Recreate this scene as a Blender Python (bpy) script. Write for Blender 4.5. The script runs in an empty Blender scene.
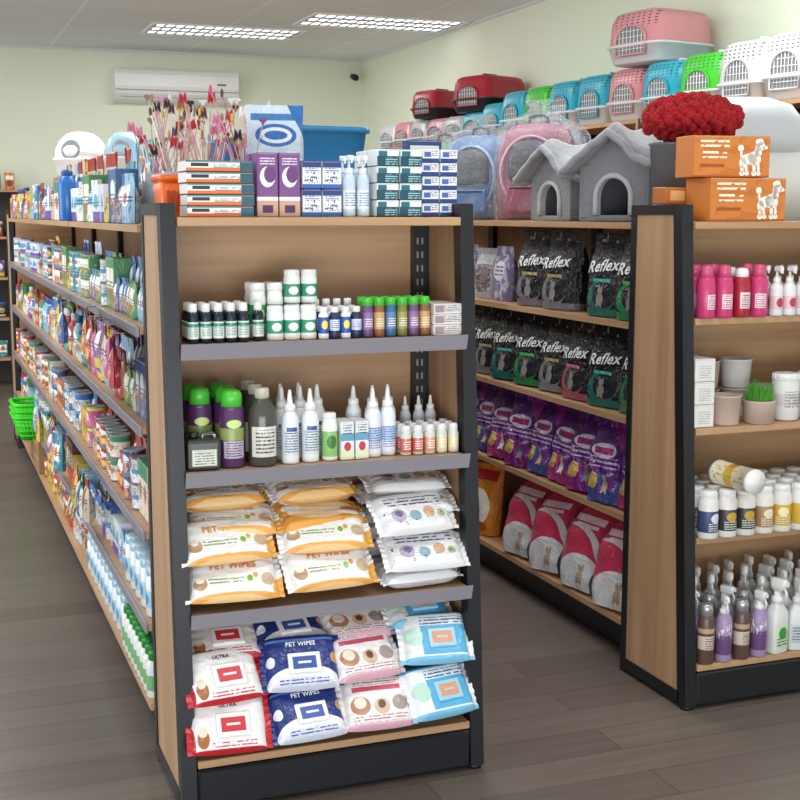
import bpy, bmesh, math, random
from math import *
from mathutils import Vector, Matrix
R=random.Random(7)
S=bpy.context.scene
COL=S.collection
S.view_settings.view_transform='Standard'

# ---------------------------------------------------------------- materials
def lin(h):
    if not isinstance(h,str): return h
    h=h.lstrip('#'); o=[]
    for i in (0,2,4):
        c=int(h[i:i+2],16)/255
        o.append(c/12.92 if c<=.04045 else ((c+.055)/1.055)**2.4)
    return (*o,1)
MATS={}
def base_mat(name,rough=.5,metal=0.):
    m=bpy.data.materials.new(name); m.use_nodes=True
    b=m.node_tree.nodes['Principled BSDF']
    b.inputs['Roughness'].default_value=rough; b.inputs['Metallic'].default_value=metal
    return m,m.node_tree,b
def mat(name,col='#888888',rough=.5,metal=0.,emit=0,alpha=1,trans=0):
    if name in MATS: return MATS[name]
    m,nt,b=base_mat(name,rough,metal)
    b.inputs['Base Color'].default_value=lin(col)
    if emit:
        b.inputs['Emission Color'].default_value=lin(col); b.inputs['Emission Strength'].default_value=emit
    b.inputs['Alpha'].default_value=alpha
    b.inputs['Transmission Weight'].default_value=trans
    MATS[name]=m; return m
def pat(name,base,shapes=(),rough=.4,bump=0):
    """printed surface: stack of shapes in the object's own bounding-box coordinates"""
    if name in MATS: return MATS[name]
    m,nt,b=base_mat(name,rough)
    N=nt.nodes; L=nt.links
    tc=N.new('ShaderNodeTexCoord'); sp=N.new('ShaderNodeSeparateXYZ'); L.new(tc.outputs['Generated'],sp.inputs[0])
    X,Z=sp.outputs[0],sp.outputs[2]
    def M(op,a,c=None,d=None):
        n=N.new('ShaderNodeMath'); n.operation=op
        for i,v in enumerate((a,c,d)):
            if v is None: continue
            if isinstance(v,(int,float)): n.inputs[i].default_value=v
            else: L.new(v,n.inputs[i])
        return n.outputs[0]
    def rect(cx,cz,hw,hh):
        return M('LESS_THAN',M('MAXIMUM',M('SUBTRACT',M('ABSOLUTE',M('SUBTRACT',X,cx)),hw),M('SUBTRACT',M('ABSOLUTE',M('SUBTRACT',Z,cz)),hh)),0.)
    cur=None
    for s in shapes:
        k=s[0]
        if k=='r': mk_=rect(*s[1:5])
        elif k=='e':
            a=M('POWER',M('ABSOLUTE',M('DIVIDE',M('SUBTRACT',X,s[1]),s[3])),2.); c=M('POWER',M('ABSOLUTE',M('DIVIDE',M('SUBTRACT',Z,s[2]),s[4])),2.)
            mk_=M('LESS_THAN',M('ADD',a,c),1.)
        elif k=='d':
            mk_=M('GREATER_THAN',M('ADD',M('MULTIPLY',X,s[1]),M('MULTIPLY',Z,s[2])),s[3])
        elif k=='n':
            t=N.new('ShaderNodeTexNoise'); t.inputs['Scale'].default_value=s[1]; L.new(tc.outputs['Generated'],t.inputs['Vector'])
            mk_=M('MULTIPLY',M('GREATER_THAN',t.outputs[0],s[2]),rect(s[3],s[4],s[5],s[6]))
        elif k=='g':
            fx=M('SUBTRACT',M('FRACT',M('MULTIPLY',X,float(s[1]))),.5); fz=M('SUBTRACT',M('FRACT',M('MULTIPLY',Z,float(s[2]))),.5)
            mk_=M('MULTIPLY',M('LESS_THAN',M('ADD',M('MULTIPLY',fx,fx),M('MULTIPLY',fz,fz)),s[3]**2),rect(*s[4:8]))
        elif k=='l':
            fz=M('FRACT',M('MULTIPLY',Z,float(s[1])))
            t=N.new('ShaderNodeTexNoise'); t.inputs['Scale'].default_value=s[1]*1.3; L.new(tc.outputs['Generated'],t.inputs['Vector'])
            mk_=M('MULTIPLY',M('MULTIPLY',M('GREATER_THAN',fz,.55),M('GREATER_THAN',t.outputs[0],.43)),rect(*s[2:6]))
        mx=N.new('ShaderNodeMix'); mx.data_type='RGBA'; L.new(mk_,mx.inputs[0])
        if cur is None: mx.inputs[6].default_value=lin(base)
        else: L.new(cur,mx.inputs[6])
        mx.inputs[7].default_value=lin(s[-1]); cur=mx.outputs[2]
    if cur is None: b.inputs['Base Color'].default_value=lin(base)
    else: L.new(cur,b.inputs['Base Color'])
    if bump:
        t=N.new('ShaderNodeTexNoise'); t.inputs['Scale'].default_value=7; t.inputs['Detail'].default_value=3; t.inputs['Distortion'].default_value=1.5; L.new(tc.outputs['Generated'],t.inputs['Vector'])
        bp=N.new('ShaderNodeBump'); bp.inputs['Strength'].default_value=bump; bp.inputs['Distance'].default_value=.02; L.new(t.outputs[0],bp.inputs['Height']); L.new(bp.outputs[0],b.inputs['Normal'])
    MATS[name]=m; return m

def wood_mat(name,c1,c2,axis=2,rough=.45):
    m,nt,b=base_mat(name,rough); N=nt.nodes;L=nt.links
    tc=N.new('ShaderNodeTexCoord'); mp=N.new('ShaderNodeMapping'); sc=[28,28,28]; sc[axis]=1.3; mp.inputs['Scale'].default_value=sc
    n=N.new('ShaderNodeTexNoise'); n.inputs['Scale'].default_value=1.; n.inputs['Detail'].default_value=6
    r=N.new('ShaderNodeValToRGB'); r.color_ramp.elements[0].position=.3; r.color_ramp.elements[1].position=.72
    r.color_ramp.elements[0].color=lin(c1); r.color_ramp.elements[1].color=lin(c2)
    L.new(tc.outputs['Object'],mp.inputs[0]);L.new(mp.outputs[0],n.inputs['Vector']);L.new(n.outputs[0],r.inputs[0]);L.new(r.outputs[0],b.inputs['Base Color'])
    return m
WOOD=wood_mat('wood_panel','#a98462','#c09c78',2)
WOODH=wood_mat('wood_board','#aa8460','#c29c75',0)
BLACK=mat('black_metal','#14161c',.4)
RAIL=mat('price_rail_plastic','#8f8b93',.22)
WHITE=mat('white_plastic','#ececea',.35)
GREY=mat('grey_plastic','#8c9094',.5)

# ---------------------------------------------------------------- mesh builder
_tx={}
def textgeo(s,bold=.012):
    if (s,bold) in _tx: return _tx[(s,bold)]
    cu=bpy.data.curves.new('lettering','FONT'); cu.body=s; cu.size=1; cu.align_x='CENTER'; cu.align_y='CENTER'; cu.resolution_u=2; cu.offset=bold; cu.space_character=1.06
    ob=bpy.data.objects.new('lettering',cu); COL.objects.link(ob)
    dg=bpy.context.evaluated_depsgraph_get(); me=bpy.data.meshes.new_from_object(ob.evaluated_get(dg))
    v=[(p.co.x,p.co.y) for p in me.vertices]; f=[tuple(p.vertices) for p in me.polygons]
    bpy.data.objects.remove(ob); bpy.data.curves.remove(cu); bpy.data.meshes.remove(me)
    _tx[(s,bold)]=(v,f); return v,f
class MB:
    def __init__(s): s.v=[];s.f=[];s.mi=[];s.mats=[];s.sm=[]
    def idx(s,m):
        if m not in s.mats: s.mats.append(m)
        return s.mats.index(m)
    def add(s,vs,fs,m,smooth=False,M=None):
        o=len(s.v)
        if M is not None: vs=[tuple(M@Vector(v)) for v in vs]
        s.v+= [tuple(v) for v in vs]
        for k,f in enumerate(fs):
            s.f.append(tuple(i+o for i in f)); s.mi.append(s.idx(m[k] if isinstance(m,list) else m)); s.sm.append(smooth)
        return s
    def box(s,x0,x1,y0,y1,z0,z1,m,b=0,M=None,smooth=False,seg=1):
        if b<=0:
            vs=[(x,y,z) for z in (z0,z1) for y in (y0,y1) for x in (x0,x1)]
            return s.add(vs,[(0,2,3,1),(4,5,7,6),(0,1,5,4),(2,6,7,3),(0,4,6,2),(1,3,7,5)],m,False,M)
        bm=bmesh.new(); bmesh.ops.create_cube(bm,size=1)
        for v in bm.verts: v.co=Vector(((x0+x1)/2+v.co.x*(x1-x0),(y0+y1)/2+v.co.y*(y1-y0),(z0+z1)/2+v.co.z*(z1-z0)))
        bmesh.ops.bevel(bm,geom=bm.edges[:],offset=b,segments=seg,affect='EDGES',profile=.5)
        bm.verts.index_update(); vs=[tuple(v.co) for v in bm.verts]; fs=[tuple(v.index for v in f.verts) for f in bm.faces]; bm.free()
        return s.add(vs,fs,m,smooth,M)
    def lathe(s,prof,m,seg=16,cx=0,cy=0,M=None,smooth=True):
        vs=[];fs=[];ms=[]
        for r,z in prof:
            for i in range(seg):
                a=2*pi*i/seg; vs.append((cx+r*cos(a),cy+r*sin(a),z))
        for j in range(len(prof)-1):
            for i in range(seg):
                k=(i+1)%seg; fs.append((j*seg+i,j*seg+k,(j+1)*seg+k,(j+1)*seg+i)); ms.append(m[j] if isinstance(m,list) else m)
        return s.add(vs,fs,ms,smooth,M)
    def loft(s,secs,m,n=4,seg=28,M=None,smooth=True,wr=0):
        vs=[];fs=[];ms=[]
        def se(a,p): c=cos(a); return (abs(c)**(2/p))*(1 if c>=0 else -1)
        for sc in secs:
            z,hx,hy=sc[:3]; ox,oy=(sc[3],sc[4]) if len(sc)>3 else (0,0)
            for i in range(seg):
                a=2*pi*(i+.5)/seg; q=1+wr*sin(i*2.3+z*50)
                vs.append((ox+hx*se(a,n)*q,oy+hy*se(a-pi/2,n)*q,z))
        for j in range(len(secs)-1):
            for i in range(seg):
                k=(i+1)%seg; fs.append((j*seg+i,j*seg+k,(j+1)*seg+k,(j+1)*seg+i)); ms.append(m[j] if isinstance(m,list) else m)
        fs.append(tuple(range(seg))[::-1]); ms.append(ms[0]); fs.append(tuple((len(secs)-1)*seg+i for i in range(seg))); ms.append(ms[-2])
        return s.add(vs,fs,ms,smooth,M)
    def ell(s,c,rx,ry,rz,m,seg=12,rings=8,M=None):
        vs=[];fs=[]
        for j in range(rings+1):
            t=pi*j/rings
            for i in range(seg):
                a=2*pi*i/seg; vs.append((c[0]+rx*sin(t)*cos(a),c[1]+ry*sin(t)*sin(a),c[2]-rz*cos(t)))
        for j in range(rings):
            for i in range(seg):
                k=(i+1)%seg; fs.append((j*seg+i,j*seg+k,(j+1)*seg+k,(j+1)*seg+i))
        return s.add(vs,fs,m,True,M)
    def tube(s,pts,r,m,seg=8,closed=False,M=None):
        P=[Vector(p) for p in pts]; vs=[];fs=[];n=len(P); up=None
        for i,p in enumerate(P):
            d=(P[(i+1)%n]-P[i-1]) if closed or 0<i<n-1 else (P[1]-P[0] if i==0 else P[-1]-P[-2])
            d.normalize()
            if up is None: up=Vector((0,0,1)) if abs(d.z)<.9 else Vector((1,0,0))
            a=d.cross(up); 
            if a.length<1e-4: a=d.cross(Vector((1,0.1,0)))
            a.normalize(); b=a.cross(d); up=b
            rr=r[i] if isinstance(r,(list,tuple)) else r
            for k in range(seg):
                t=2*pi*k/seg; vs.append(tuple(p+a*(cos(t)*rr)+b*(sin(t)*rr)))
        for i in range(n if closed else n-1):
            for k in range(seg):
                l=(k+1)%seg; j=(i+1)%n; fs.append((i*seg+k,i*seg+l,j*seg+l,j*seg+k))
        if not closed: fs+= [tuple(range(seg))[::-1],tuple((n-1)*seg+k for k in range(seg))]
        return s.add(vs,fs,m,True,M)
    def surf(s,fn,nu,nv,m,smooth=True,flip=False):
        vs=[fn(i/nu,j/nv) for j in range(nv+1) for i in range(nu+1)]; fs=[]
        for j in range(nv):
            for i in range(nu):
                a=j*(nu+1)+i; q=(a,a+1,a+nu+2,a+nu+1); fs.append(q[::-1] if flip else q)
        return s.add(vs,fs,m,smooth)
    def text(s,t,size,m,fn,bold=.012):
        v,f=textgeo(t,bold); return s.add([fn(x*size,z*size) for x,z in v],f,m)
    def mesh(s,name):
        me=bpy.data.meshes.new(name); me.from_pydata(s.v,[],s.f)
        for m in s.mats: me.materials.append(m)
        me.polygons.foreach_set('material_index',s.mi); me.polygons.foreach_set('use_smooth',s.sm); me.update(); return me

# ---------------------------------------------------------------- object helpers
def ob(name,me,parent=None,loc=(0,0,0),rot=(0,0,0),label=None,cat=None,group=None,kind=None):
    o=bpy.data.objects.new(name,me); COL.objects.link(o)
    o.location=loc; o.rotation_euler=rot
    if parent: o.parent=parent
    if label: o['label']=label
    if cat: o['category']=cat
    if group: o['group']=group
    if kind: o['kind']=kind
    return o
class T:
    def __init__(s,name,root,label,cat,parts=()): s.name=name;s.root=root;s.label=label;s.cat=cat;s.parts=list(parts)
def put(t,x,y,z,rz=0,rx=0,ry=0,group=None,label=None,sc=None):
    o=ob(t.name,t.root,None,(x,y,z),(radians(rx),radians(ry),radians(rz)),label or t.label,t.cat,group)
    if sc: o.scale=sc if isinstance(sc,tuple) else (sc,sc,sc)
    for p in t.parts:
        c=ob(p[0],p[1],o,p[2] if len(p)>2 else (0,0,0))
        if len(p)>3: c['label']=p[3]
    return o
E=.0015
# ---------------------------------------------------------------- templates
def cap_mesh(kind,m,r,h,m2=None):
    b=MB()
    if kind=='screw':
        b.lathe([(0,0),(r,0),(r,h*.92),(r*.92,h),(0,h)],m,14)
        for i in range(14):
            a=2*pi*i/14; b.box(r*.97,r*1.05,-.0009,.0009,h*.08,h*.88,m,M=Matrix.Rotation(a,4,'Z'))
    elif kind=='dome': b.lathe([(0,0),(r,0),(r,h*.7),(r*.85,h*.92),(r*.5,h),(0,h)],m,16)
    elif kind=='nozzle': b.lathe([(0,0),(r,0),(r,h*.3),(r*.8,h*.36),(r*.55,h*.4),(r*.3,h*.92),(r*.2,h),(0,h)],m,12)
    elif kind=='pump':
        b.lathe([(0,0),(r,0),(r,h*.35),(r*.35,h*.38),(r*.3,h*.75),(0,h*.75)],m,12)
        b.box(-r*.55,r*.55,-r*2.3,r*.6,h*.74,h,m,b=r*.15)
        b.box(-r*.2,r*.2,-r*2.4,-r*2.0,h*.6,h*.78,m)
    elif kind=='trigger':
        b.lathe([(0,0),(r,0),(r,h*.25),(r*.6,h*.3),(r*.55,h*.55),(0,h*.55)],m,12)
        b.loft([(h*.5,r*.55,r*1.0,0,0),(h*.7,r*.6,r*1.5,0,-r*.2),(h*.95,r*.55,r*1.6,0,-r*.3),(h,r*.35,r*1.3,0,-r*.3)],m,4,16)
        b.box(-r*.3,r*.3,-r*2.2,-r*1.7,h*.74,h*.94,m2 or m,b=r*.06)
        b.tube([(0,-r*1.4,h*.66),(0,-r*1.9,h*.45),(0,-r*1.7,h*.1)],r*.22,m2 or m,6)
    return b.mesh(kind+'_cap')
CAPNAME={'screw':'cap','dome':'cap','nozzle':'nozzle','pump':'pump','trigger':'trigger_head'}
def bottle(name,label,r,h,m,cap='screw',ch=.02,cr=None,cm=None,neck=.5,sh=.82,cat='bottle',cm2=None,sq=0):
    b=MB(); nr=r*neck
    prof=[(0,0),(r*.93,0),(r,.004),(r,h*sh),(r*.93,h*(sh+(1-sh)*.35)),(nr*1.15,h*.97),(nr,h),(0,h)]
    if sq: b.loft([(z,rr if rr>0 else .0005,(rr if rr>0 else .0005)*sq) for rr,z in prof],m,4,24)
    else: b.lathe(prof,m,18)
    cr=cr or nr*1.2
    cm_=cap_mesh(cap,cm or WHITE,cr,ch,cm2)
    return T(name,b.mesh(name),label,cat,[(CAPNAME[cap],cm_,(0,0,h-.004 if cap!='dome' else h-.008))])
def cylitem(name,label,prof,ms,cat='tin',seg=18):
    b=MB(); b.lathe(prof,ms,seg); return T(name,b.mesh(name),label,cat)
def cartonT(name,label,w,d,h,m,cat='box',be=.0015,flap=None,deco=None):
    b=MB(); b.box(-w/2,w/2,-d/2,d/2,0,h,m,b=be)
    b.box(-w/2+.003,w/2-.003,-d/2-.0004,-d/2+.002,h-.0035,h-.0025,flap or mat('carton_seam','#b9b2a6',.7))
    if deco: deco(b,w,d,h)
    return T(name,b.mesh(name),label,cat)
def pillow(name,label,w,h,t,m,txt=(),lid=None,flm=None,cat='wipes pack',fl=.014,seed=0):
    b=MB()
    def d(x,z):
        u=min(1,abs(2*x/w)); v=min(1,abs(2*(z-h/2)/h))
        wr=1+(.15*u**4*sin(z*220+seed)+.04*sin(x*120+z*90+seed)*sin(z*140-x*60))
        return t/2*max(0,1-u**7)**.6*max(0,1-v**9)**.5*wr
    def pos(u,v,sgn):
        x=(u-.5)*w; z=v*h; zz=h/2+(z-h/2)*(1-.06*abs(2*u-1)**3)
        return (x,sgn*d(x,z),zz)
    b.surf(lambda u,v:pos(u,v,-1),34,22,m)
    b.surf(lambda u,v:pos(u,v,1),22,12,m,flip=True)
    for sx in (-1,1):
        n=14; vs=[];fs=[]
        for j in range(n+1):
            z=h*.04+(h*.92)*j/n; vs+= [(sx*w/2*.985,0,z),(sx*(w/2+fl),.003*(-1)**j+.004*sin(z*70),z)]
        for j in range(n): fs.append((2*j,2*j+1,2*j+3,2*j+2))
        b.add(vs,fs,flm or m)
    for s_,size,mm,px,pz in txt:
        b.text(s_,size,mm,lambda x,z:(px+x,-d(px+x,pz+z)-.0022,pz+z),.03)
    parts=[]
    if lid:
        lw,lh,lx,lz,lm,lc=lid; q=MB(); yy=-d(lx,lz)-.001
        q.box(lx-lw/2,lx+lw/2,yy-.005,yy+.003,lz-lh/2,lz+lh/2,lm,b=.003,seg=2)
        q.box(lx-lw*.36,lx+lw*.36,yy-.0062,yy-.004,lz-lh*.3,lz+lh*.3,lc,b=.001)
        q.box(lx-lw*.2,lx+lw*.2,yy-.0068,yy-.005,lz-.003,lz+.003,lm)
        q.box(lx-.012,lx+.012,yy-.007,yy-.004,lz-lh*.47,lz-lh*.38,lm)
        parts=[('flip_lid',q.mesh('flip_lid'))]
    return T(name,b.mesh(name),label,cat,parts)
def standbag(name,label,w,h,t,m,txt=(),crimp=.03,cm=None,cat='pet food bag',extra=None,wr=1.,n=16,ital=.0,rnd=0,toff=.003):
    b=MB()
    def g(v):
        if v<.15: return .82+.18*v/.15
        if v<.6: return 1-.12*(v-.15)/.45
        return max(.0,.88*(1-((v-.6)/.4)**1.8))
    def d(x,z):
        u=min(1,abs(2*x/w)); v=max(0,min(1,z/(h-crimp)))
        k=w/.2
        return t/2*max(0,1-u**5)**.5*g(v)*(1+wr*(.035*sin(x*70/k+z*45/k)+.03*sin(z*95/k-x*40/k)))+.0012
    def P(u,v,sg):
        x=(u-.5)*w; z=v*(h-crimp); xs=x*(1-.05*(1-v)**2-.02*wr*sin(v*9)**2-rnd*max(0,v-.45)**2)
        return (xs,sg*d(x,z),z)
    b.surf(lambda u,v:P(u,v,-1),n,n,m); b.surf(lambda u,v:P(u,v,1),n,n,m,flip=True)
    vs=[P(i/n,0,-1) for i in range(n+1)]+[P(i/n,0,1) for i in range(n+1)]
    b.add(vs,[(i,n+1+i,n+2+i,i+1) for i in range(n)],m)
    cw=w*(1-rnd*.3)
    b.surf(lambda u,v:((u-.5)*cw,-.0012-.003*wr*sin(u*20)*v,h-crimp+v*crimp),12,2,cm or m)
    b.surf(lambda u,v:((u-.5)*cw,.0012-.003*wr*sin(u*20)*v,h-crimp+v*crimp),12,2,cm or m,flip=True)
    for s_,size,mm,px,pz in txt:
        b.text(s_,size,mm,lambda x,z:(px+x+ital*z,-d(px+x+ital*z,pz+z+ital*.35*x)-toff,pz+z+ital*.35*x),.02)
    if extra: extra(b,d)
    return T(name,b.mesh(name),label,cat)

# ---------------------------------------------------------------- shelf units
def slant(z,D,Dt): return D+(Dt-D)*z/1.52
def endcap(cx,yb,rot,levels,label,rails=True,W=.825,D=.39,Dt=.285,H=1.525):
    root=ob('gondola_end_unit',None,None,(cx,yb,0),(0,0,radians(rot)),label,'shelf')
    b=MB(); b.box(-W/2+.03,W/2-.03,-.02,0,.1,levels[0]-.022,WOODH); ob('back_panel',b.mesh('back_panel'),root)
    for sx in (-1,1):
        b=MB(); x0,x1=sorted((sx*(W/2-.004),sx*(W/2-.022)))
        zs=(.05,H-.03); vs=[]
        for x in (x0,x1):
            for z in zs:
                vs+= [(x,-.03,z),(x,-slant(z,D,Dt)+.045,z)]
        b.add(vs,[(0,1,3,2),(4,6,7,5),(0,4,5,1),(2,3,7,6),(0,2,6,4),(1,5,7,3)],WOOD)
        ob('side_panel',b.mesh('side_panel'),root)
        b=MB(); a0,a1=sorted((sx*W/2,sx*(W/2-.038)))
        vs=[(x,y,z) for z,f in ((.012,D),(H,Dt)) for x in (a0,a1) for y in (-f,-f+.046)]
        b.add(vs,[(0,1,3,2),(4,6,7,5),(0,4,5,1),(2,3,7,6),(0,2,6,4),(1,5,7,3)],BLACK)
        b.lathe([(0,0),(.02,0),(.02,.012),(0,.012)],BLACK,12,(a0+a1)/2,-D+.025)
        ob('front_post',b.mesh('front_post'),root)
        b=MB(); b.box(a0,a1,-.03,0,.0,H,BLACK); b.box(a0,a1,-Dt+.04,-.03,H-.03,H,BLACK); b.box(a0,a1,-D+.04,-.03,.012,.05,BLACK)
        ob('back_post',b.mesh('back_post'),root)
        b=MB(); c0,c1=sorted((sx*(W/2-.04),sx*(W/2-.075))); b.box(c0,c1,-.05,-.021,.1,levels[0]-.022,BLACK)
        for k in range(34):
            z=.16+k*.038; b.box(c0+.008,c0+.013,-.0506,-.049,z,z+.018,GREY); b.box(c1-.013,c1-.008,-.0506,-.049,z,z+.018,GREY)
        ob('slotted_upright',b.mesh('slotted_upright'),root)
    for i,z in enumerate(levels):
        f=slant(z,D,Dt); last=i==len(levels)-1; top=i==0
        b=MB()
        if top: b.box(-W/2+.04,W/2-.04,-f-.012,.0,z-.022,z,WOODH,b=.002)
        else: b.box(-W/2+.042,W/2-.042,-f-.006,-.052,z-.02,z,WOODH,b=.0015)
        sh=ob('shelf',b.mesh('shelf'),root)
        if rails and not top and not last:
            b=MB(); q=.036
            vs=[(-W/2+q,-f-.010,z-.036),(W/2-q+.006,-f-.010,z-.036),(W/2-q+.006,-f-.022,z+.004),(-W/2+q,-f-.022,z+.004),
                (-W/2+q,-f-.007,z-.036),(W/2-q+.006,-f-.007,z-.036),(W/2-q+.006,-f-.018,z+.004),(-W/2+q,-f-.018,z+.004)]
            b.add(vs,[(0,1,2,3),(5,4,7,6),(3,2,6,7),(0,4,5,1),(0,3,7,4),(1,5,6,2)],RAIL)
            ob('price_rail',b.mesh('price_rail'),sh)
    b=MB(); b.box(-W/2+.04,W/2-.04,-D-.0,-D+.03,.012,levels[-1]-.024,BLACK,b=.006)
    b.box(-W/2+.04,W/2-.04,-D+.03,-.01,.05,.07,BLACK)
    ob('base_kick',b.mesh('base_kick'),root)
    return root
def bay(xb,yc,rot,levels,label,W=1.,D=.40,rails=True,kick=.09,topz=1.47,H=1.47):
    root=ob('gondola_bay',None,None,(xb,yc,0),(0,0,radians(rot)),label,'shelf','long gondola bays')
    b=MB(); b.box(-W/2+.002,W/2-.002,-.012,-.002,.1,H-.02,WOOD); ob('back_panel',b.mesh('back_panel'),root)
    for x in (-W/2+.002,W/2-.027):
        b=MB(); b.box(x,x+.025,-.035,-.012,.0,H-.02,BLACK)
        for k in range(30): b.box(x+.01,x+.015,-.0356,-.034,.2+k*.04,.218+k*.04,GREY)
        ob('slotted_upright',b.mesh('slotted_upright'),root)
    for i,z in enumerate(levels):
        top=z>=topz-.001
        b=MB(); b.box(-W/2+.001,W/2-.001,-D,(-.0 if top else -.036),z-.02,z,WOODH); sh=ob('shelf',b.mesh('shelf'),root)
        if rails and not top and i<len(levels)-1:
            b=MB(); b.box(-W/2+.001,W/2-.001,-D-.009,-D-.0005,z-.028,z+.002,RAIL,b=.002); ob('price_rail',b.mesh('price_rail'),sh)
    b=MB(); b.box(-W/2+.001,W/2-.001,-D+kick,-D+kick+.02,.0,levels[-1]-.021,BLACK); ob('base_kick',b.mesh('base_kick'),root)
    return root

# ================================================================= ROOM
CZ=2.96; XR=4.12; YB=12.
def planks():
    m,nt,b=base_mat('floor_vinyl_planks',.34); N=nt.nodes;L=nt.links
    tc=N.new('ShaderNodeTexCoord'); br=N.new('ShaderNodeTexBrick')
    br.inputs['Scale'].default_value=1.; br.inputs['Brick Width'].default_value=1.2; br.inputs['Row Height'].default_value=.15; br.inputs['Mortar Size'].default_value=.002
    br.inputs['Color1'].default_value=lin('#6b6058'); br.inputs['Color2'].default_value=lin('#7a6f66'); br.inputs['Mortar'].default_value=lin('#51473f')
    mp=N.new('ShaderNodeMapping'); mp.inputs['Scale'].default_value=(1.5,30,1)
    n=N.new('ShaderNodeTexNoise'); n.inputs['Scale'].default_value=1.; n.inputs['Detail'].default_value=7
    r=N.new('ShaderNodeValToRGB'); r.color_ramp.elements[0].position=.3; r.color_ramp.elements[0].color=(.74,.74,.74,1); r.color_ramp.elements[1].color=(1.1,1.1,1.1,1)
    mx=N.new('ShaderNodeMix'); mx.data_type='RGBA'; mx.blend_type='MULTIPLY'; mx.inputs[0].default_value=.9
    L.new(tc.outputs['Object'],br.inputs['Vector']);L.new(tc.outputs['Object'],mp.inputs[0]);L.new(mp.outputs[0],n.inputs['Vector']);L.new(n.outputs[0],r.inputs[0])
    L.new(br.outputs['Color'],mx.inputs[6]);L.new(r.outputs[0],mx.inputs[7]);L.new(mx.outputs[2],b.inputs['Base Color'])
    return m
def ceilm():
    m,nt,b=base_mat('ceiling_tiles',.8); N=nt.nodes;L=nt.links
    tc=N.new('ShaderNodeTexCoord'); br=N.new('ShaderNodeTexBrick'); br.offset=0
    br.inputs['Scale'].default_value=1.; br.inputs['Brick Width'].default_value=1.2; br.inputs['Row Height'].default_value=.6; br.inputs['Mortar Size'].default_value=.012
    br.inputs['Color1'].default_value=lin('#e6eaed'); br.inputs['Color2'].default_value=lin('#e2e6ea'); br.inputs['Mortar'].default_value=lin('#f4f6f8')
    L.new(tc.outputs['Object'],br.inputs['Vector']);L.new(br.outputs['Color'],b.inputs['Base Color']); return m
def wallm(name,c):
    m,nt,b=base_mat(name,.8); N=nt.nodes;L=nt.links
    n=N.new('ShaderNodeTexNoise'); n.inputs['Scale'].default_value=1.2; mx=N.new('ShaderNodeMix'); mx.data_type='RGBA'
    L.new(n.outputs[0],mx.inputs[0]); mx.inputs[6].default_value=lin(c); a=lin(c); mx.inputs[7].default_value=(a[0]*.96,a[1]*.97,a[2]*.95,1); L.new(mx.outputs[2],b.inputs['Base Color']); return m
WALL=wallm('wall_paint_pale_green','#edf2de')
def struct(name,x0,x1,y0,y1,z0,z1,m):
    b=MB(); b.box(x0,x1,y0,y1,z0,z1,m); return ob(name,b.mesh(name),kind='structure')
struct('floor',-3.6,XR,-1.5,YB,-.1,0,planks())
struct('ceiling',-3.6,XR,.6,YB,CZ,CZ+.1,ceilm())
struct('wall_back',-3.6,XR+.1,YB,YB+.1,-.1,CZ+.1,WALL)
struct('wall_right',XR,XR+.1,-1.5,YB,-.1,CZ+.1,WALL)
struct('baseboard_back',-3.6,XR,YB-.015,YB,0,.08,mat('skirting','#3a3532',.5))
struct('trim_1',-3.6,XR-.02,YB-.02,YB,CZ-.02,CZ,mat('ceiling_trim','#e0e2e0',.6))
struct('trim_2',XR-.02,XR,.6,YB,CZ-.02,CZ,mat('ceiling_trim'))

CELL=mat('lit_louvre_cell','#ffffff',.3,emit=1.5); DIM=mat('louvre_blade','#9aa2a8',.3)
def lightfix():
    b=MB(); w,d=.62,.31
    for x0,x1,y0,y1 in ((-w,w,-d,-d+.02),(-w,w,d-.02,d),(-w,-w+.02,-d+.02,d-.02),(w-.02,w,-d+.02,d-.02)): b.box(x0,x1,y0,y1,-.014,0,WHITE)
    b.box(-w+.02,w-.02,-d+.02,d-.02,-.004,-.001,DIM)
    root=b.mesh('ceiling_light')
    g=MB(); parts=[]
    nx=15
    for j in range(3):
        q=MB()
        for i in range(nx):
            x=-w+.04+(2*w-.08)*(i+.5)/nx; y=-d+.02+(2*d-.04)*(j+.5)/3; 
            q.box(x-.026,x+.026,y-.06,y+.06,-.008,-.0045,CELL)
        parts.append(('lit_strip',q.mesh('lit_strip')))
    for i in range(1,nx): 
        x=-w+.04+(2*w-.08)*i/nx; g.box(x-.004,x+.004,-d+.02,d-.02,-.011,-.004,DIM)
    for i in range(1,3): y=-d+.02+(2*d-.04)*i/3; g.box(-w+.02,w-.02,y-.01,y+.01,-.012,-.004,DIM)
    return T('ceiling_light',root,'recessed fluorescent ceiling light with mirrored louvre','light',[('louvre',g.mesh('louvre'))]+parts)
LF=lightfix()
for (x,y) in ((2.42,10.5),(3.45,9.6)): put(LF,x,y,CZ-.001,group='ceiling lights')
for (x,y) in ((1.9,2.2),(-.6,2.2),(1.7,5.),(3.3,4.6),(-.6,5.2),(1.7,7.6),(-.4,8.4)):
    put(LF,x,y,CZ-.001,group='ceiling lights')
for (x,y,e) in ((1.9,2.2,17),(-.6,2.2,15),(1.7,5.,27),(3.2,4.6,27),(-.6,5.2,27),(1.7,7.6,38),(-.4,8.4,46),(2.32,10.2,32)):
    l=bpy.data.lights.new('ceiling_lamp','AREA'); l.shape='RECTANGLE'; l.size=1.1; l.size_y=.5; l.energy=e; l.color=(.99,.99,.98)
    lo=bpy.data.objects.new('ceiling_lamp',l); COL.objects.link(lo); lo.location=(x,y,CZ-.02)
def arealamp(name,loc,target,sx,sy,e,col):
    l=bpy.data.lights.new(name,'AREA'); l.shape='RECTANGLE'; l.size=sx; l.size_y=sy; l.energy=e; l.color=col
    lo=bpy.data.objects.new(name,l); COL.objects.link(lo); lo.location=loc
    lo.rotation_euler=(Vector(target)-Vector(loc)).to_track_quat('-Z','Y').to_euler()
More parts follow.
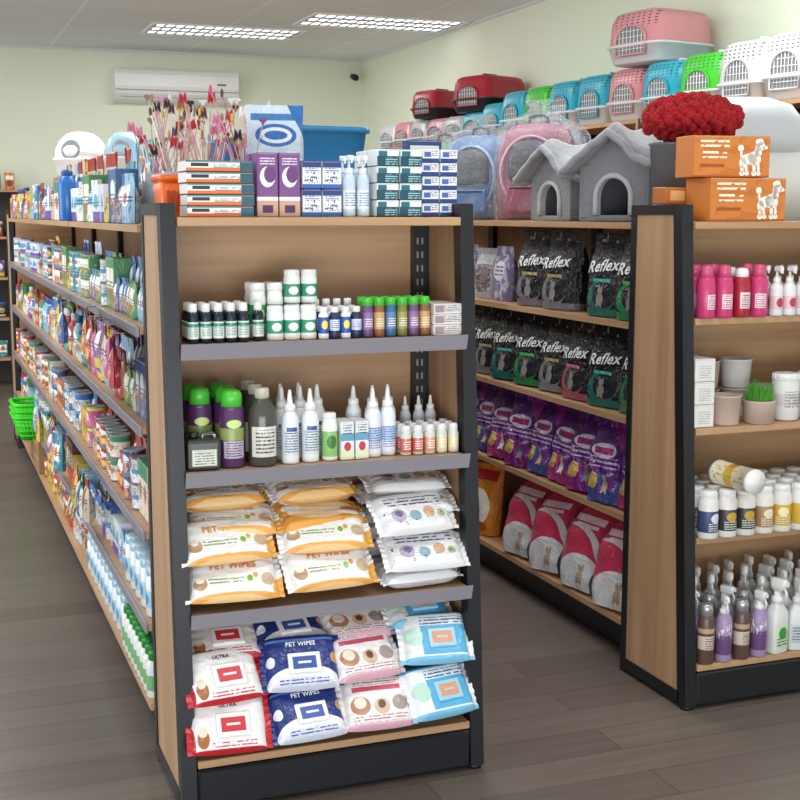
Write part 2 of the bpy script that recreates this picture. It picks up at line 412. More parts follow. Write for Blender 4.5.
arealamp('left_fill_lamp',(-3.5,6.,1.2),(2,6.5,2.6),2.2,9.,290,(.95,.98,1.))  # added fill lamp on the open left side; no window is modelled there
arealamp('front_bounce_fill',(-.5,-1.4,.6),(1.5,7.,3.0),4.5,1.2,135,(.96,.98,1.))  # added low fill lamp aimed upward, brightens the ceiling like floor bounce
w=bpy.data.worlds.new('daylight'); S.world=w; w.use_nodes=True
w.node_tree.nodes['Background'].inputs[0].default_value=(.91,.96,1.,1); w.node_tree.nodes['Background'].inputs[1].default_value=.86

def ac():
    b=MB(); m=WHITE
    pr=[(0,0),(-.05,-.005),(-.15,.02),(-.2,.07),(-.215,.14),(-.21,.24),(-.19,.28),(0,.29)]
    n=len(pr); vs=[(x,y,z) for x in (-.56,.56) for y,z in pr]
    fs=[tuple(range(n)),tuple(range(2*n-1,n-1,-1))]+[(i,i+n,(i+1)%n+n,(i+1)%n) for i in range(n)]
    b.add(vs,fs,m); r=b.mesh('air_conditioner')
    q=MB(); q.box(-.5,.5,-.2,-.09,.025,.032,mat('ac_flap','#cfd3d3',.4),M=Matrix.Translation((0,-.012,-.045))@Matrix.Rotation(-.35,4,'X'))
    p=MB(); p.box(-.555,.555,-.2195,-.212,.10,.106,GREY); p.box(.36,.44,-.2195,-.212,.16,.175,mat('ac_display','#5a6a70',.2))
    return T('air_conditioner',r,'white wall-mounted split air conditioner unit','air conditioner',[('air_flap',q.mesh('air_flap')),('front_trim',p.mesh('front_trim'))])
put(ac(),2.29,YB-.001,2.49)
b=MB(); b.tube([(0,0,.06),(0,0,.0),(0,-.06,-.03)],.012,WHITE,8)
q=MB(); q.tube([(0,-.03,-.045),(0,-.13,-.07)],.03,mat('camera_black','#22252a',.3),12); q.tube([(0,-.13,-.07),(0,-.135,-.071)],.022,mat('lens','#0a0a10',.1),12)
put(T('security_camera',b.mesh('security_camera'),'small dark security camera near the wall corner','camera',[('camera_body',q.mesh('camera_body'))]),3.99,YB-.07,2.84)

# ================================================================= SHELVING
LA=[1.49,1.18,.866,.512,.14]; LBe=[1.475,1.19,.86,.53,.14]
AX=.9675
endcap(AX,3.41,0,LA,'wood and black metal gondola end display with grey price rails')
LR=[1.47,1.2,.93,.64,.38,.15]
for i in range(5):
    bay(AX,3.925+i*1.0,-90,LR,'long wooden gondola bay with grey price rails facing the aisle',D=.42)
    bay(AX,3.925+i*1.0,90,LR,'long wooden gondola bay on its other side',D=.42)
endcap(AX,8.45,180,LA,'gondola end display at the far end of the long row')
BX=2.53
endcap(BX,3.56,0,LBe,'wood and black metal gondola end display with wooden shelves',rails=False)
LB=[1.47,1.145,.83,.50,.14]
for i in range(5):
    bay(BX+.06,4.08+i*1.0,-90,LB,'wooden gondola bay holding pet food bags',D=.42,rails=False,kick=.06)
    bay(BX+.06,4.08+i*1.0,90,LB,'wooden gondola bay on its other side',D=.42,rails=False,kick=.06)
for i in range(7):
    yc=4.5+i*1.05
    root=ob('wall_shelving',None,None,(4.1,yc,0),(0,0,radians(-90)),'tall wooden wall shelving with carriers on top','shelf','wall shelving bays')
    b=MB(); b.box(-.52,.52,-.015,-.003,0,2.0,WOOD); ob('back_panel',b.mesh('back_panel'),root)
    for z in (2.0,1.52,1.1,.7,.2):
        b=MB(); b.box(-.5,.5,-.46,-.016,z-.022,z,WOODH); ob('shelf',b.mesh('shelf'),root)
    for x in (-.52,.5):
        b=MB(); b.box(x,x+.02,-.46,-.016,0,2.0,BLACK if x<0 else WOOD); ob('side_panel',b.mesh('side_panel'),root)
for i,xc in enumerate((-.55,.45)):
    root=ob('wall_shelving',None,None,(xc,YB-.02,0),(0,0,0),'wall shelving at the back of the shop','shelf','back wall shelving bays')
    b=MB(); b.box(-.49,.49,-.015,-.003,0,1.7,mat('dark_panel','#4a4644',.6)); ob('back_panel',b.mesh('back_panel'),root)
    for z in (1.7,1.3,.95,.6,.25):
        b=MB(); b.box(-.47,.47,-.4,-.016,z-.02,z,WOODH); ob('shelf',b.mesh('shelf'),root)
    for x in (-.49,.47):
        b=MB(); b.box(x,x+.02,-.42,-.016,0,1.72,BLACK); ob('side_frame',b.mesh('side_frame'),root)

# ================================================================= END DISPLAY A : TOP
FLB=cartonT('medicine_box','flat white medicine box with orange and teal bands in a stack',.168,.11,.0265,pat('m_flat','#eceae6',[('r',.5,.12,.5,.2,'#e07030'),('r',.5,.93,.5,.12,'#1f6f7c'),('r',.9,.55,.1,.5,'#2a5a6a'),('r',.2,.6,.13,.16,'#1d2a3a'),('l',8,.6,.5,.2,.2,'#2b6b77')]))
for i in range(5): put(FLB,.717+R.uniform(-.003,.003),3.22,1.49+E+i*.0278,R.uniform(-2,2),group='flat medicine boxes stacked')
PB=cartonT('medicine_box','upright purple medicine box with a white cat emblem',.055,.05,.16,pat('m_purple','#7a5088',[('r',.5,.15,.5,.15,'#c8a088'),('r',.5,.28,.5,.03,'#f0e8ee'),('e',.5,.62,.36,.16,'#f3eef5'),('e',.62,.66,.28,.13,'#6b3d78'),('l',24,.5,.87,.35,.06,'#efe6f2'),('r',.5,.12,.25,.06,'#4a2c57')]))
for x in (.84,.898):
    put(PB,x,3.21,1.49+E,group='purple medicine boxes'); put(PB,x,3.29,1.49+E,group='purple medicine boxes')
BB=cartonT('medicine_box','upright white medicine box with navy animal print',.05,.05,.07,pat('m_bluew','#e4e6ea',[('r',.5,.88,.5,.12,'#28407c'),('n',9,.55,.5,.4,.4,.2,'#31457d'),('l',12,.5,.7,.36,.1,'#2c4a98'),('r',.5,.08,.5,.08,'#3b64b0')]))
for x in (.957,1.011):
    for i in range(2): put(BB,x,3.21,1.49+E+i*.0712,group='navy and white medicine boxes'); put(BB,x,3.28,1.49+E+i*.0712,group='navy and white medicine boxes')
CB=bottle('spray_bottle','slim clear spray bottle with pale blue label',.0165,.11,pat('m_clearb','#c5d6e2',[('r',.5,.4,.5,.22,'#e6ecf2'),('l',18,.5,.4,.4,.18,'#3d6cb4')],.2),'pump',.05,.0105,mat('clear_cap','#e6eef4',.15),neck=.6)
for x in (1.058,1.096):
    for y in (3.19,3.245): put(CB,x,y,1.49+E,group='clear spray bottles on top')
TB=cartonT('medicine_box','small dark teal and white medicine box in a stack',.06,.08,.042,pat('m_teal','#e4eceb',[('r',.5,.3,.5,.3,'#1d4a5c'),('r',.25,.75,.2,.15,'#246b78'),('l',7,.65,.3,.28,.22,'#9fd0d4')]))
for x in (1.155,1.219):
    for i in range(4): put(TB,x,3.2,1.49+E+i*.0433,R.uniform(-1.5,1.5),group='teal medicine boxes stacked'); put(TB,x,3.29,1.49+E+i*.0433,group='teal medicine boxes stacked')
WB=cartonT('medicine_box','small white box with navy stripe stacked on the top',.048,.08,.034,pat('m_wnavy','#e8e9ec',[('r',.5,.16,.5,.16,'#274082'),('r',.3,.62,.2,.2,'#4a68a8'),('l',7,.72,.65,.2,.22,'#333b55')]))
for k,x in enumerate((1.282,1.334)):
    for i in range(5): put(WB,x,3.22,1.49+E+i*.0352,R.uniform(-1.5,1.5),group='navy striped boxes stacked')
NB=cartonT('medicine_box','narrow white and navy box standing behind the stacks',.1,.04,.205,pat('m_wn2','#27457e',[('r',.5,.5,.5,.04,'#f2f2f2'),('r',.5,.85,.42,.08,'#f0f0f0'),('r',.5,.25,.42,.1,'#e8ecf2')]))
put(NB,1.31,3.315,1.49+E)

b=MB(); m=mat('orange_plastic','#ea6a1c',.35)
b.loft([(0,.05,.06),(.006,.055,.065),(.13,.062,.075)],m,5); b.loft([(.115,.066,.08),(.132,.066,.08)],m,5)
for i in range(6): b.box(-.045+i*.016,-.038+i*.016,-.078,-.06,.03,.09,mat('orange_dark','#b84c10',.5))
put(T('plastic_bin',b.mesh('plastic_bin'),'orange plastic bin on the gondola top','bin'),.685,3.56,1.47+E)
STK=['#f0ead8','#d8a0b0','#b8a8b0','#c8a078','#f4f4f0','#d890a0','#a85868']
TIPC=['#c84a78','#b82838','#e8e4e0','#2a2a30','#d88aa8','#d0b050','#7a5080','#9a7858','#5a3a48']
for (x,y) in ((.80,3.74),(.90,3.63),(.73,3.84),(.86,3.9),(.70,4.0),(.79,4.08),(.97,3.98)):
    b=MB(); b.lathe([(0,0),(.038,0),(.045,.15),(.042,.15),(.036,.006),(0,.006)],mat('clear_cup','#b8c4cc',.15),18)
    put(T('cup',b.mesh('cup'),'clear plastic cup holding cat teaser wands','cup'),x,y,1.47+E,group='wand cups')
    for k in range(15):
        cc=R.choice(TIPC); mm=mat('wand_'+cc,cc,.6); a=R.uniform(0,2*pi); tl=R.uniform(.02,.15); h=R.uniform(.2,.37)
        r0=.018; p0=(-r0*cos(a),-r0*sin(a),.0); p1=(r0*1.2*cos(a)+tl*cos(a)*.6,r0*sin(a)+tl*sin(a)*.6,h)
        st=R.choice(STK); b=MB(); b.tube([p0,p1],.0018,mat('wand_stick'+st,st,.4),5)
        q=MB(); ty=k%3
        if ty==0:
            for sg in (-1,1): q.ell((p1[0]+sg*.005,p1[1],p1[2]+.006),.0065,.004,.0065,mm,8,6)
            q.lathe([(0,p1[2]-.012),(.008,p1[2]+.003),(0,p1[2]+.005)],mm,8,p1[0],p1[1])
        elif ty==1:
            for f in range(6):
                fa=f*1.05; q.add([(p1[0],p1[1],p1[2]-.01),(p1[0]+.009*cos(fa),p1[1]+.009*sin(fa),p1[2]+.008),(p1[0]+.013*cos(fa),p1[1]+.013*sin(fa),p1[2]-.028),(p1[0]+.005*cos(fa+.5),p1[1]+.005*sin(fa+.5),p1[2]-.018)],[(0,1,2,3)],mm)
        else: q.ell(p1,.005,.005,.013,mm,8,6)
        put(T('teaser_wand',b.mesh('teaser_wand'),'thin cat teaser wand with a coloured tip','cat toy',[(['heart_tip','feather_tip','bead_tip'][ty],q.mesh('wand_tip'))]),x,y,1.485,group='teaser wands')
BLB=standbag('litter_bag','white and blue printed bag standing on the gondola top',.165,.335,.08,pat('m_blwh','#cfdfee',[('e',.5,.74,.36,.1,'#2a6cb4'),('e',.5,.74,.28,.07,'#e6edf3'),('e',.5,.74,.2,.04,'#2a6cb4'),('n',5,.58,.5,.4,.45,.2,'#f0f4f6'),('d',1,-1.6,.2,'#5a9aca'),('r',.5,.9,.42,.03,'#3f80bc'),('d',1,1.,1.72,'#2a6cb4')],.3,bump=.5),cat='bag')
put(BLB,.98,3.62,1.47+E,-8,-3)
BBIN=MB(); mm=mat('blue_plastic','#2f8cc8',.35)
BBIN.loft([(0,.12,.09),(.005,.125,.095),(.10,.14,.11),(.10,.15,.12),(.115,.15,.12)],mm,6); BBIN=T('litter_tray',BBIN.mesh('litter_tray'),'blue plastic litter tray stacked on a storage tub','litter tray')
DG=MB(); DG.loft([(0,.12,.1),(.004,.125,.105),(.15,.14,.12),(.15,.15,.13),(.165,.15,.13)],mat('tray_box','#b8c4cc',.4),6); DG=T('storage_tub',DG.mesh('storage_tub'),'pale plastic storage tub under the blue trays','tub')
for (x,y) in ((1.23,4.02),(1.22,4.35),(1.2,4.9)):
    put(DG,x,y,1.47+E,8,group='storage tubs'); put(BBIN,x,y,1.47+.167+E,8,sc=(1.0,.9,1.15),group='blue litter trays')
def dome(m,m2,label):
    b=MB(); b.loft([(0,.16,.2),(.02,.18,.22),(.13,.2,.24),(.135,.21,.25),(.15,.21,.25)],m2,3)
    q=MB(); q.loft([(.15,.2,.24),(.22,.195,.235),(.3,.16,.2),(.36,.1,.13),(.375,.04,.05)],m,2.6)
    d=MB(); d.lathe([(.075,-.008),(.085,0),(.075,.008),(.06,.004),(0,.004)],mat('flap_grey','#8a959c',.2),22,M=Matrix.Translation((0,-.222,.22))@Matrix.Rotation(radians(78),4,'X'))
    return T('litter_house',b.mesh('litter_house'),label,'litter box',[('hood',q.mesh('hood')),('entrance_flap',d.mesh('entrance_flap'))])
CRT=cartonT('carton','brown cardboard carton carrying a litter box',.36,.3,.24,pat('m_cart','#9a7650',[('r',.5,.5,.5,.03,'#b89a70'),('l',9,.5,.3,.3,.15,'#6a4a2c')]))
PBL=mat('pale_blue_plastic','#9cc4d8',.35)
D1=dome(WHITE,WHITE,'white domed covered litter box on the gondola top'); D2=dome(PBL,WHITE,'pale blue hooded litter box on the gondola top')
put(CRT,.95,7.9,1.47+E,-90,group='cartons under litter boxes'); put(D1,.95,7.9,1.71+2*E,-30,sc=.7)
put(CRT,1.10,7.2,1.47+E,-90,group='cartons under litter boxes'); put(D2,1.10,7.2,1.71+2*E,-20,sc=(.55,.55,.6))

# products of row A
PK=[('#d8bc48',[('e',.5,.6,.35,.2,'#c8503a'),('l',16,.5,.3,.4,.12,'#403010')]),
    ('#c0588c',[('e',.5,.5,.36,.25,'#f4f0e8'),('r',.5,.88,.5,.08,'#f2d23a')]),
    ('#4a8a58',[('r',.5,.6,.38,.2,'#f2efe0'),('e',.5,.3,.2,.12,'#c85a20')]),
    ('#d8dce2',[('r',.5,.8,.5,.14,'#2f6cb4'),('e',.5,.4,.28,.2,'#d8a24a')]),
    ('#ac3038',[('e',.5,.62,.38,.15,'#f6f2ea'),('r',.5,.25,.36,.12,'#e8b63a')]),
    ('#3c6298',[('e',.5,.6,.34,.2,'#eef0f0'),('n',7,.55,.5,.25,.4,.18,'#e0902c')]),
    ('#cf7038',[('r',.5,.72,.4,.12,'#fbf3e4'),('e',.5,.36,.3,.18,'#7c3c1c')]),
    ('#6c508c',[('e',.5,.6,.34,.2,'#f0ecf4'),('r',.5,.15,.5,.1,'#e2c33a')]),
    ('#c9bca8',[('e',.5,.5,.3,.26,'#8a5a34'),('r',.5,.88,.5,.1,'#a02a28')]),
    ('#348690',[('r',.5,.5,.36,.22,'#eef4f2'),('e',.5,.52,.2,.14,'#e56a2a')]),
    ('#e4e4e2',[('r',.5,.5,.5,.1,'#4aa0c8'),('l',14,.5,.75,.4,.12,'#585c66')]),
    ('#6c4c38',[('e',.5,.55,.32,.22,'#e8d8b8'),('r',.5,.12,.5,.1,'#c83a30')]),
    ('#90bcd4',[('e',.5,.55,.32,.22,'#f4f6f6'),('e',.5,.5,.16,.12,'#d06a80')]),
    ('#2c2e36',[('e',.5,.55,.32,.2,'#c8a860'),('r',.5,.15,.4,.06,'#d8d8dc')]),
    ('#e8dccc',[('r',.5,.85,.5,.15,'#3c8a5c'),('e',.5,.45,.3,.18,'#c87848')]),
    ('#dfe6ee',[('r',.5,.14,.5,.14,'#6a4a9a'),('e',.5,.55,.3,.2,'#5ab0c8')])]
CN=['yellow','pink','green','white and blue','red','blue','orange','purple','beige','teal','white','brown','pale blue','black','cream and green','white and purple']
NK=len(PK)
NOISE=['#8a6a3c','#e8a8c8','#c8b840','#6a90c0','#d88090','#88a8d0','#f0c070','#c880b0','#8c8868','#98c8b8','#b0a8b8','#c89860','#5888b0','#5a5a66','#a8c0a0','#b0a0c8']
PM=[pat('printed_pack_%d'%i,c,[('n',5,.6,.5,.5,.5,.5,NOISE[i])]+sh+[('l',13,.5,.5,.44,.07,'#3c3a40')],.32,bump=.3) for i,(c,sh) in enumerate(PK)]
BOX1=[cartonT('pet_supply_box','%s printed pet supply box'%CN[i],.075,.07,.12+.02*(i%3),PM[i]) for i in range(NK)]
POUCH=[standbag('treat_pouch','%s printed pet treat pouch'%CN[i],.085,.145,.035,PM[i],cat='treat pouch',n=10) for i in range(NK)]
SPOUCH=[standbag('food_pouch','small %s wet food pouch'%CN[i],.068,.105,.028,PM[i],cat='food pouch',crimp=.012,n=8) for i in range(NK)]
TIN=[cylitem('food_tin','%s pet food tin'%CN[i],[(0,0),(.034,0),(.036,.002),(.0345,.005),(.0345,.07),(.036,.073),(.034,.075),(.032,.072),(0,.072)],[GREY,GREY,GREY,PM[i],GREY,GREY,GREY,GREY]) for i in range(NK)]
LIDC=['#b84038','#3f60a0','#dcdcda']
TUB=[bottle('treat_tub','%s plastic treat tub with lid'%CN[i],.045,.11,PM[i],'screw',.025,.041,mat('tub_lid_%d'%(i%3),LIDC[i%3],.35),neck=.82,sh=.9,cat='tub') for i in range(NK)]
SQB=[bottle('shampoo_bottle','%s pet shampoo bottle'%CN[i],.026,.14,PM[i],'screw',.03,.012,mat('tub_lid_%d'%((i+1)%3),LIDC[(i+1)%3],.35),neck=.42,sh=.76) for i in range(NK)]
def fill(z,y0,y1,kinds,group,x=.60,pal=None,jit=5,rng=R,back=True,hz=1.):
    y=y0; k=0
    while y<y1:
        kd=rng.choice(kinds); k=rng.choice([p for p in (pal or range(NK)) if p!=k]); n=rng.randint(1,3)
        for i in range(n):
            if y>y1: break
            j=rng.uniform(-jit,jit); dx=rng.uniform(0,.01)
            if kd=='tin':
                for s in range(2 if hz<1.2 else 3): put(TIN[k],x+dx-.01,y,z+E+s*.0765,-90+j*4,group=group)
                y+=.0745
            elif kd=='pouch':
                put(POUCH[k],x+dx-.02,y,z+E,-90+j,rng.uniform(-6,0),group=group,sc=(.9,1,1.02*hz)); y+=.079
                if back and y<6.5: put(POUCH[(k+3)%NK],x+.05,y-.03,z+E,-90+j,group=group,sc=(1.05,1,1.32*hz))
            elif kd=='spouch':
                put(SPOUCH[k],x+dx-.02,y,z+E,-90+j,group=group)
                if y<6.8: put(SPOUCH[k],x+.03+dx,y,z+E,-90+j,group=group,sc=(1,1,1.6))
                y+=.067
            elif kd=='box':
                put(BOX1[k],x+.005,y,z+E,-90+j*.6,group=group); y+=.079
            elif kd=='tub': put(TUB[k],x+.01+dx,y,z+E,-90+j*4,group=group); y+=.096
            elif kd=='bottle':
                put(SQB[k],x-.01+dx,y,z+E,-90+j*4,group=group); y+=.056
                if back and y<6.5: put(SQB[(k+1)%NK],x+.065+dx,y-.03,z+E,-90+j*4,group=group,sc=1.15)
R2=random.Random(21)
fill(1.2,3.48,8.3,['tin','spouch','box','tin','pouch','tin'],'products on the upper shelf',pal=[3,10,9,5,15,8,12,13,14,2,0],rng=R2)
fill(.93,3.48,8.3,['pouch','spouch','bottle','box','spouch'],'products on the second shelf',pal=[4,1,15,8,0,3,7,2,9,5,14,12],rng=R2)
fill(.64,3.48,8.3,['tin','tin','spouch','box'],'products on the third shelf',pal=[6,4,3,0,10,5,14,8,1,12],rng=R2)
fill(.38,3.95,8.3,['pouch','tub','spouch','box'],'products on the fourth shelf',pal=[8,11,5,3,15,6,2,12,0,10],rng=R2)
fill(1.47,3.7,8.3,['pouch','bottle','spouch','box','pouch'],'products along the gondola top',x=.59,pal=[12,8,0,5,1,9,15,2,14,4,10],rng=R2,jit=18,back=False,hz=.95)
fill(1.47,4.2,8.2,['box','bottle','tub','pouch'],'products behind on the gondola top',x=.68,rng=R2,jit=12,pal=[12,11,3,5,0,1,8,9,15],back=False,hz=1.3)
fill(1.47,4.3,7.3,['pouch','bottle','pouch'],'tall packets deep on the gondola top',x=.79,rng=R2,jit=12,pal=[0,5,12,8,2,7,9,1],back=False,hz=1.9)
BBT=bottle('water_bottle','blue plastic bottle among the packets on the gondola top',.035,.17,mat('blue_bottle','#2c6cb8',.25),'dome',.03,.022,mat('blue_bottle_cap','#1f4c90',.3),neck=.6)
put(BBT,.55,5.05,1.47+E)
h=MB(); h.tube([(0,.03,.148),(0,-.004,.15),(0,-.006,.138)],.0018,GREY,5); hm=h.mesh('hook')
for i,y in enumerate((3.56,3.65,3.73,3.83,3.93,4.05,4.15,4.9,5.0,5.1)):
    k=(4,1,8,7,1,4,6,5,0,3)[i]; t=POUCH[k]
    put(T('hanging_packet',t.root,'%s snack packet hanging from the shelf edge'%CN[k],'treat pouch',[('hook',hm)]),.498,y,1.03+R.uniform(-.02,.03),-90+R.uniform(-12,12),group='hanging snack packets')
for i,y in enumerate((4.3,4.4,4.5,4.62,5.2,5.3,5.4,5.5,6.1,6.2)):
    k=(8,14,5,0,9,3,6,7,0,12)[i]; t=POUCH[k]
    put(T('hanging_packet',t.root,'%s snack packet hanging from the shelf edge'%CN[k],'treat pouch',[('hook',hm)]),.498,y,(.48 if i%2 else .46)+R.uniform(-.02,.02),-90+R.uniform(-12,12),group='hanging snack packets')
WT=bottle('supplement_tub','white tub with pale blue label and lid',.045,.12,pat('m_wtub','#e0e6ea',[('r',.5,.42,.5,.2,'#a8cce0'),('e',.5,.42,.2,.15,'#4f8fbe')],.35),'screw',.025,.042,mat('paleblue_lid','#b8d4e4',.35),neck=.82,sh=.9,cat='tub')
GT=bottle('shampoo_bottle','white bottle with green cap on the bottom shelf',.026,.11,pat('m_gbot','#e4e8e2',[('r',.5,.4,.5,.2,'#7cb47c')],.35),'screw',.026,.018,mat('green_cap','#2a9038',.35),neck=.6)
y=3.48
while y<3.95: put(GT,.572,y,.15+E,group='green capped bottles on the bottom shelf'); put(GT,.632,y,.15+E,group='green capped bottles on the bottom shelf'); y+=.057
y=3.5
while y<3.95: put(WT,.60,y,.38+E,-90,group='white tubs on the fourth shelf'); y+=.094
y=4.02
while y<4.9: put(WT,.60,y,.15+E,-90,group='white tubs on the bottom shelf'); y+=.094
fill(.15,5.0,6.75,['tub','pouch','tub'],'products on the bottom shelf',pal=[0,4,5,6,11,8,3],rng=R2)
def basket():
    b=MB(); m=mat('green_basket','#3ad81e',.4); n=40
    def sq(t,hx,hy): return (hx*(abs(cos(t))**.25)*(1 if cos(t)>0 else -1),hy*(abs(sin(t))**.25)*(1 if sin(t)>0 else -1))
    def ring(z,hx,hy,r): b.tube([(*sq(2*pi*i/n+.01,hx,hy),z) for i in range(n)],r,m,6,closed=True)
    for z in (.03,.06,.09,.115): f=z/.14; ring(z,.17+.03*f,.12+.02*f,.007)
    ring(.14,.2,.14,.011)
    for i in range(n):
        t=2*pi*(i+.5)/n; x0,y0=sq(t,.17,.12); x1,y1=sq(t,.2,.14); b.tube([(x0,y0,.004),(x1,y1,.14)],.006,m,5)
    b.loft([(0,.168,.118),(.035,.176,.124)],m,8)
    return T('shopping_basket',b.mesh('shopping_basket'),'bright green plastic shopping basket in a nested stack','basket')
BK=basket()
CB2=cartonT('carton','low brown carton under the green baskets',.3,.24,.13,pat('m_cart2','#8a6a48',[('r',.5,.5,.5,.03,'#b89a70')]))
put(CB2,.70,7.2,.15+E,2)
for i in range(3): put(BK,.68,7.2,.15+.135+i*.034,2,group='green shopping baskets',sc=(1.15,1,.9))
BRB=cartonT('carton','brown cardboard box on the bottom shelf',.18,.2,.16,pat('m_brown','#a07c50',[('r',.5,.5,.5,.03,'#c8b080'),('l',8,.5,.7,.3,.12,'#5a3c24')]))
put(BRB,.64,6.9,.15+E,-88)

# ================================================================= END DISPLAY A : SHELF 2
z=LA[1]+E
DB=bottle('dropper_bottle','small dark bottle with white and green label and white cap',.0145,.08,pat('m_dark','#16202a',[('r',.5,.4,.5,.26,'#d8e0da'),('r',.5,.56,.5,.05,'#2c8a70'),('l',20,.5,.36,.4,.14,'#2f6b5a')],.25),'screw',.022,.0095,WHITE,neck=.55)
for c in range(5):
    for r in range(3): put(DB,.632+c*.0318,3.135+r*.034,z,R.uniform(-25,25),group='dark dropper bottles')
JW=bottle('supplement_bottle','white bottle with green banded label',.0215,.125,pat('m_wg','#e6eae4',[('r',.5,.5,.5,.2,'#3d9a62'),('e',.5,.5,.34,.12,'#f3f4ee'),('l',22,.5,.24,.4,.1,'#2d6a4a')]),'screw',.022,.0185,WHITE,neck=.75)
JS=bottle('supplement_bottle','short white jar with green label',.0215,.075,pat('m_wg2','#e8ebe8',[('r',.5,.45,.5,.22,'#3a9470'),('e',.5,.45,.3,.14,'#f0f2ee')]),'screw',.016,.019,WHITE,neck=.82,sh=.88)
for c in range(4):
    put(JW,.812+c*.046,3.25,z,group='white green banded bottles')
    if c in (0,1): put(JW,.812+c*.046,3.20,z,group='white green banded bottles')
    else:
        put(JS,.812+c*.046,3.2,z,group='short white jars')
        put(JS,.812+c*.046,3.2,z+.0885,group='short white jars')
    put(DB if c==0 else JS,.80+c*.044,3.148,z,group='short white jars')
BLU=bottle('tonic_bottle','small blue labelled bottle with white cap',.0135,.07,pat('m_blu','#eef0f0',[('r',.5,.5,.5,.3,'#2c55b0'),('e',.5,.52,.3,.16,'#f4e24a')]),'screw',.016,.009,WHITE,neck=.55)
BLU2=bottle('tonic_bottle','small navy and white labelled bottle with white cap',.0135,.07,pat('m_blu2','#1f2c50',[('r',.5,.5,.5,.2,'#dfe4ec'),('l',14,.5,.5,.4,.16,'#2c55b0')]),'screw',.016,.009,WHITE,neck=.55)
for c in range(4):
    for r in range(3): put((BLU2,BLU,DB)[r] if c%2 else (BLU,BLU2,DB)[r],.968+c*.0295,3.132+r*.036,z,group='small blue labelled bottles')
GC=[bottle('tonic_bottle','small %s labelled bottle with bright green cap'%n,.0148,.085,pat('m_gc'+n,c,[('r',.5,.5,.5,.26,c2),('l',14,.5,.45,.36,.16,'#f2f0e6')]),'screw',.022,.0125,mat('lime_cap','#4cc03a',.3),neck=.72) for n,c,c2 in (('purple','#6a4a76','#8c6aa0'),('olive','#7a7a38','#a09a4a'),('blue','#3c6494','#5a80b4'),('brown','#8a5a3a','#c8a060'))]
for c in range(6):
    for r in range(2): put(GC[(c*3+r)%4],1.088+c*.0318,3.135+r*.04,z,group='green capped bottles')
SB=cartonT('medicine_box','small white box with fine print, stacked by the bottles',.08,.06,.027,pat('m_sb','#dfdcd8',[('r',.2,.5,.16,.34,'#9a8a92'),('l',6,.65,.5,.28,.34,'#6a6470')]))
for i in range(3): put(SB,1.305,3.14,z+i*.028,R.uniform(-3,3),group='small white boxes')
for i in range(3): put(SB,1.305,3.21,z+i*.028,R.uniform(-3,3),group='small white boxes')

# ================================================================= SHELF 3
z=LA[2]+E
jb=MB(); jm=pat('m_jug','#3a3d38',[('r',.5,.42,.36,.26,'#c9cdc0'),('l',12,.5,.42,.3,.22,'#4a6a4a')],.3)
jb.box(-.042,.042,-.028,.028,0,.078,jm,b=.009,seg=2); 
jc=MB(); jc.lathe([(0,.078),(.012,.078),(.012,.094),(0,.094)],BLACK,12,-.022,0)
jh=MB(); jh.tube([(-.004,0,.076),(0,0,.09),(.026,0,.09),(.034,0,.075)],.005,jm,8)
put(T('jug',jb.mesh('jug'),'small dark plastic jug with pale label','bottle',[('cap',jc.mesh('cap')),('handle',jh.mesh('handle'))]),.645,3.115,z,-3)
PC=bottle('spray_can','purple aerosol can with bright green cap',.0315,.155,pat('m_pc','#54305f',[('r',.5,.55,.5,.1,'#8a9a58'),('r',.5,.3,.4,.14,'#bfb4c4'),('l',24,.5,.3,.32,.12,'#4a3060'),('e',.5,.72,.3,.07,'#c8e08a')],.3),'dome',.048,.027,mat('lime_cap','#4cc03a',.3),neck=.84,sh=.94,cat='spray can')
for x,y in ((.722,3.125),(.656,3.195),(.726,3.205),(.656,3.275),(.728,3.285)): put(PC,x,y,z,group='purple spray cans')
DK=bottle('shampoo_bottle','dark translucent bottle with white label',.036,.175,pat('m_dk','#4c4b42',[('r',.5,.36,.44,.22,'#dedbd0'),('l',18,.5,.36,.34,.18,'#4a4e48')],.2),'screw',.026,.017,mat('cream_cap','#c9c4b4',.4),neck=.42,sh=.72)
for x,y in ((.8,3.12),(.802,3.2),(.804,3.285)): put(DK,x,y,z,group='dark shampoo bottles')
NZ=bottle('ear_cleaner_bottle','white squeeze bottle with tall pointed nozzle',.0225,.135,pat('m_nz','#e6e8ea',[('r',.5,.4,.5,.24,'#d8e0e6'),('l',20,.5,.42,.4,.2,'#44526a'),('r',.5,.66,.3,.04,'#3c5c9c')]),'nozzle',.058,.015,WHITE,neck=.6)
for x,y in ((.871,3.115),(.926,3.12),(.866,3.175),(.917,3.18),(.966,3.19),(.88,3.24),(.93,3.24)): put(NZ,x,y,z,group='white nozzle bottles')
GJ=bottle('supplement_bottle','white and green labelled bottle',.021,.11,pat('m_gj','#eceee6',[('r',.5,.4,.5,.3,'#8cc070'),('e',.5,.45,.3,.16,'#3d7a3c')]),'screw',.018,.016,WHITE,neck=.7)
put(GJ,.978,3.12,z); put(GJ,.985,3.25,z)
SX=cartonT('medicine_box','small upright white and blue carton',.036,.034,.1,pat('m_sx','#e2e6e8',[('r',.5,.14,.5,.14,'#d8e2c0'),('r',.5,.6,.5,.1,'#66a0c0'),('e',.5,.35,.26,.12,'#c03a4a'),('l',14,.5,.8,.36,.12,'#40526a')]))
for x in (1.02,1.06): put(SX,x,3.115,z,group='small upright cartons'); put(SX,x,3.155,z,group='small upright cartons')
NZ2=bottle('ear_cleaner_bottle','white squeeze bottle with blue print and pointed nozzle',.0215,.13,pat('m_nz2','#e4e8ee',[('r',.5,.45,.5,.14,'#b9cce4'),('l',20,.5,.4,.4,.22,'#2d58a8')]),'nozzle',.054,.0145,WHITE,neck=.6)
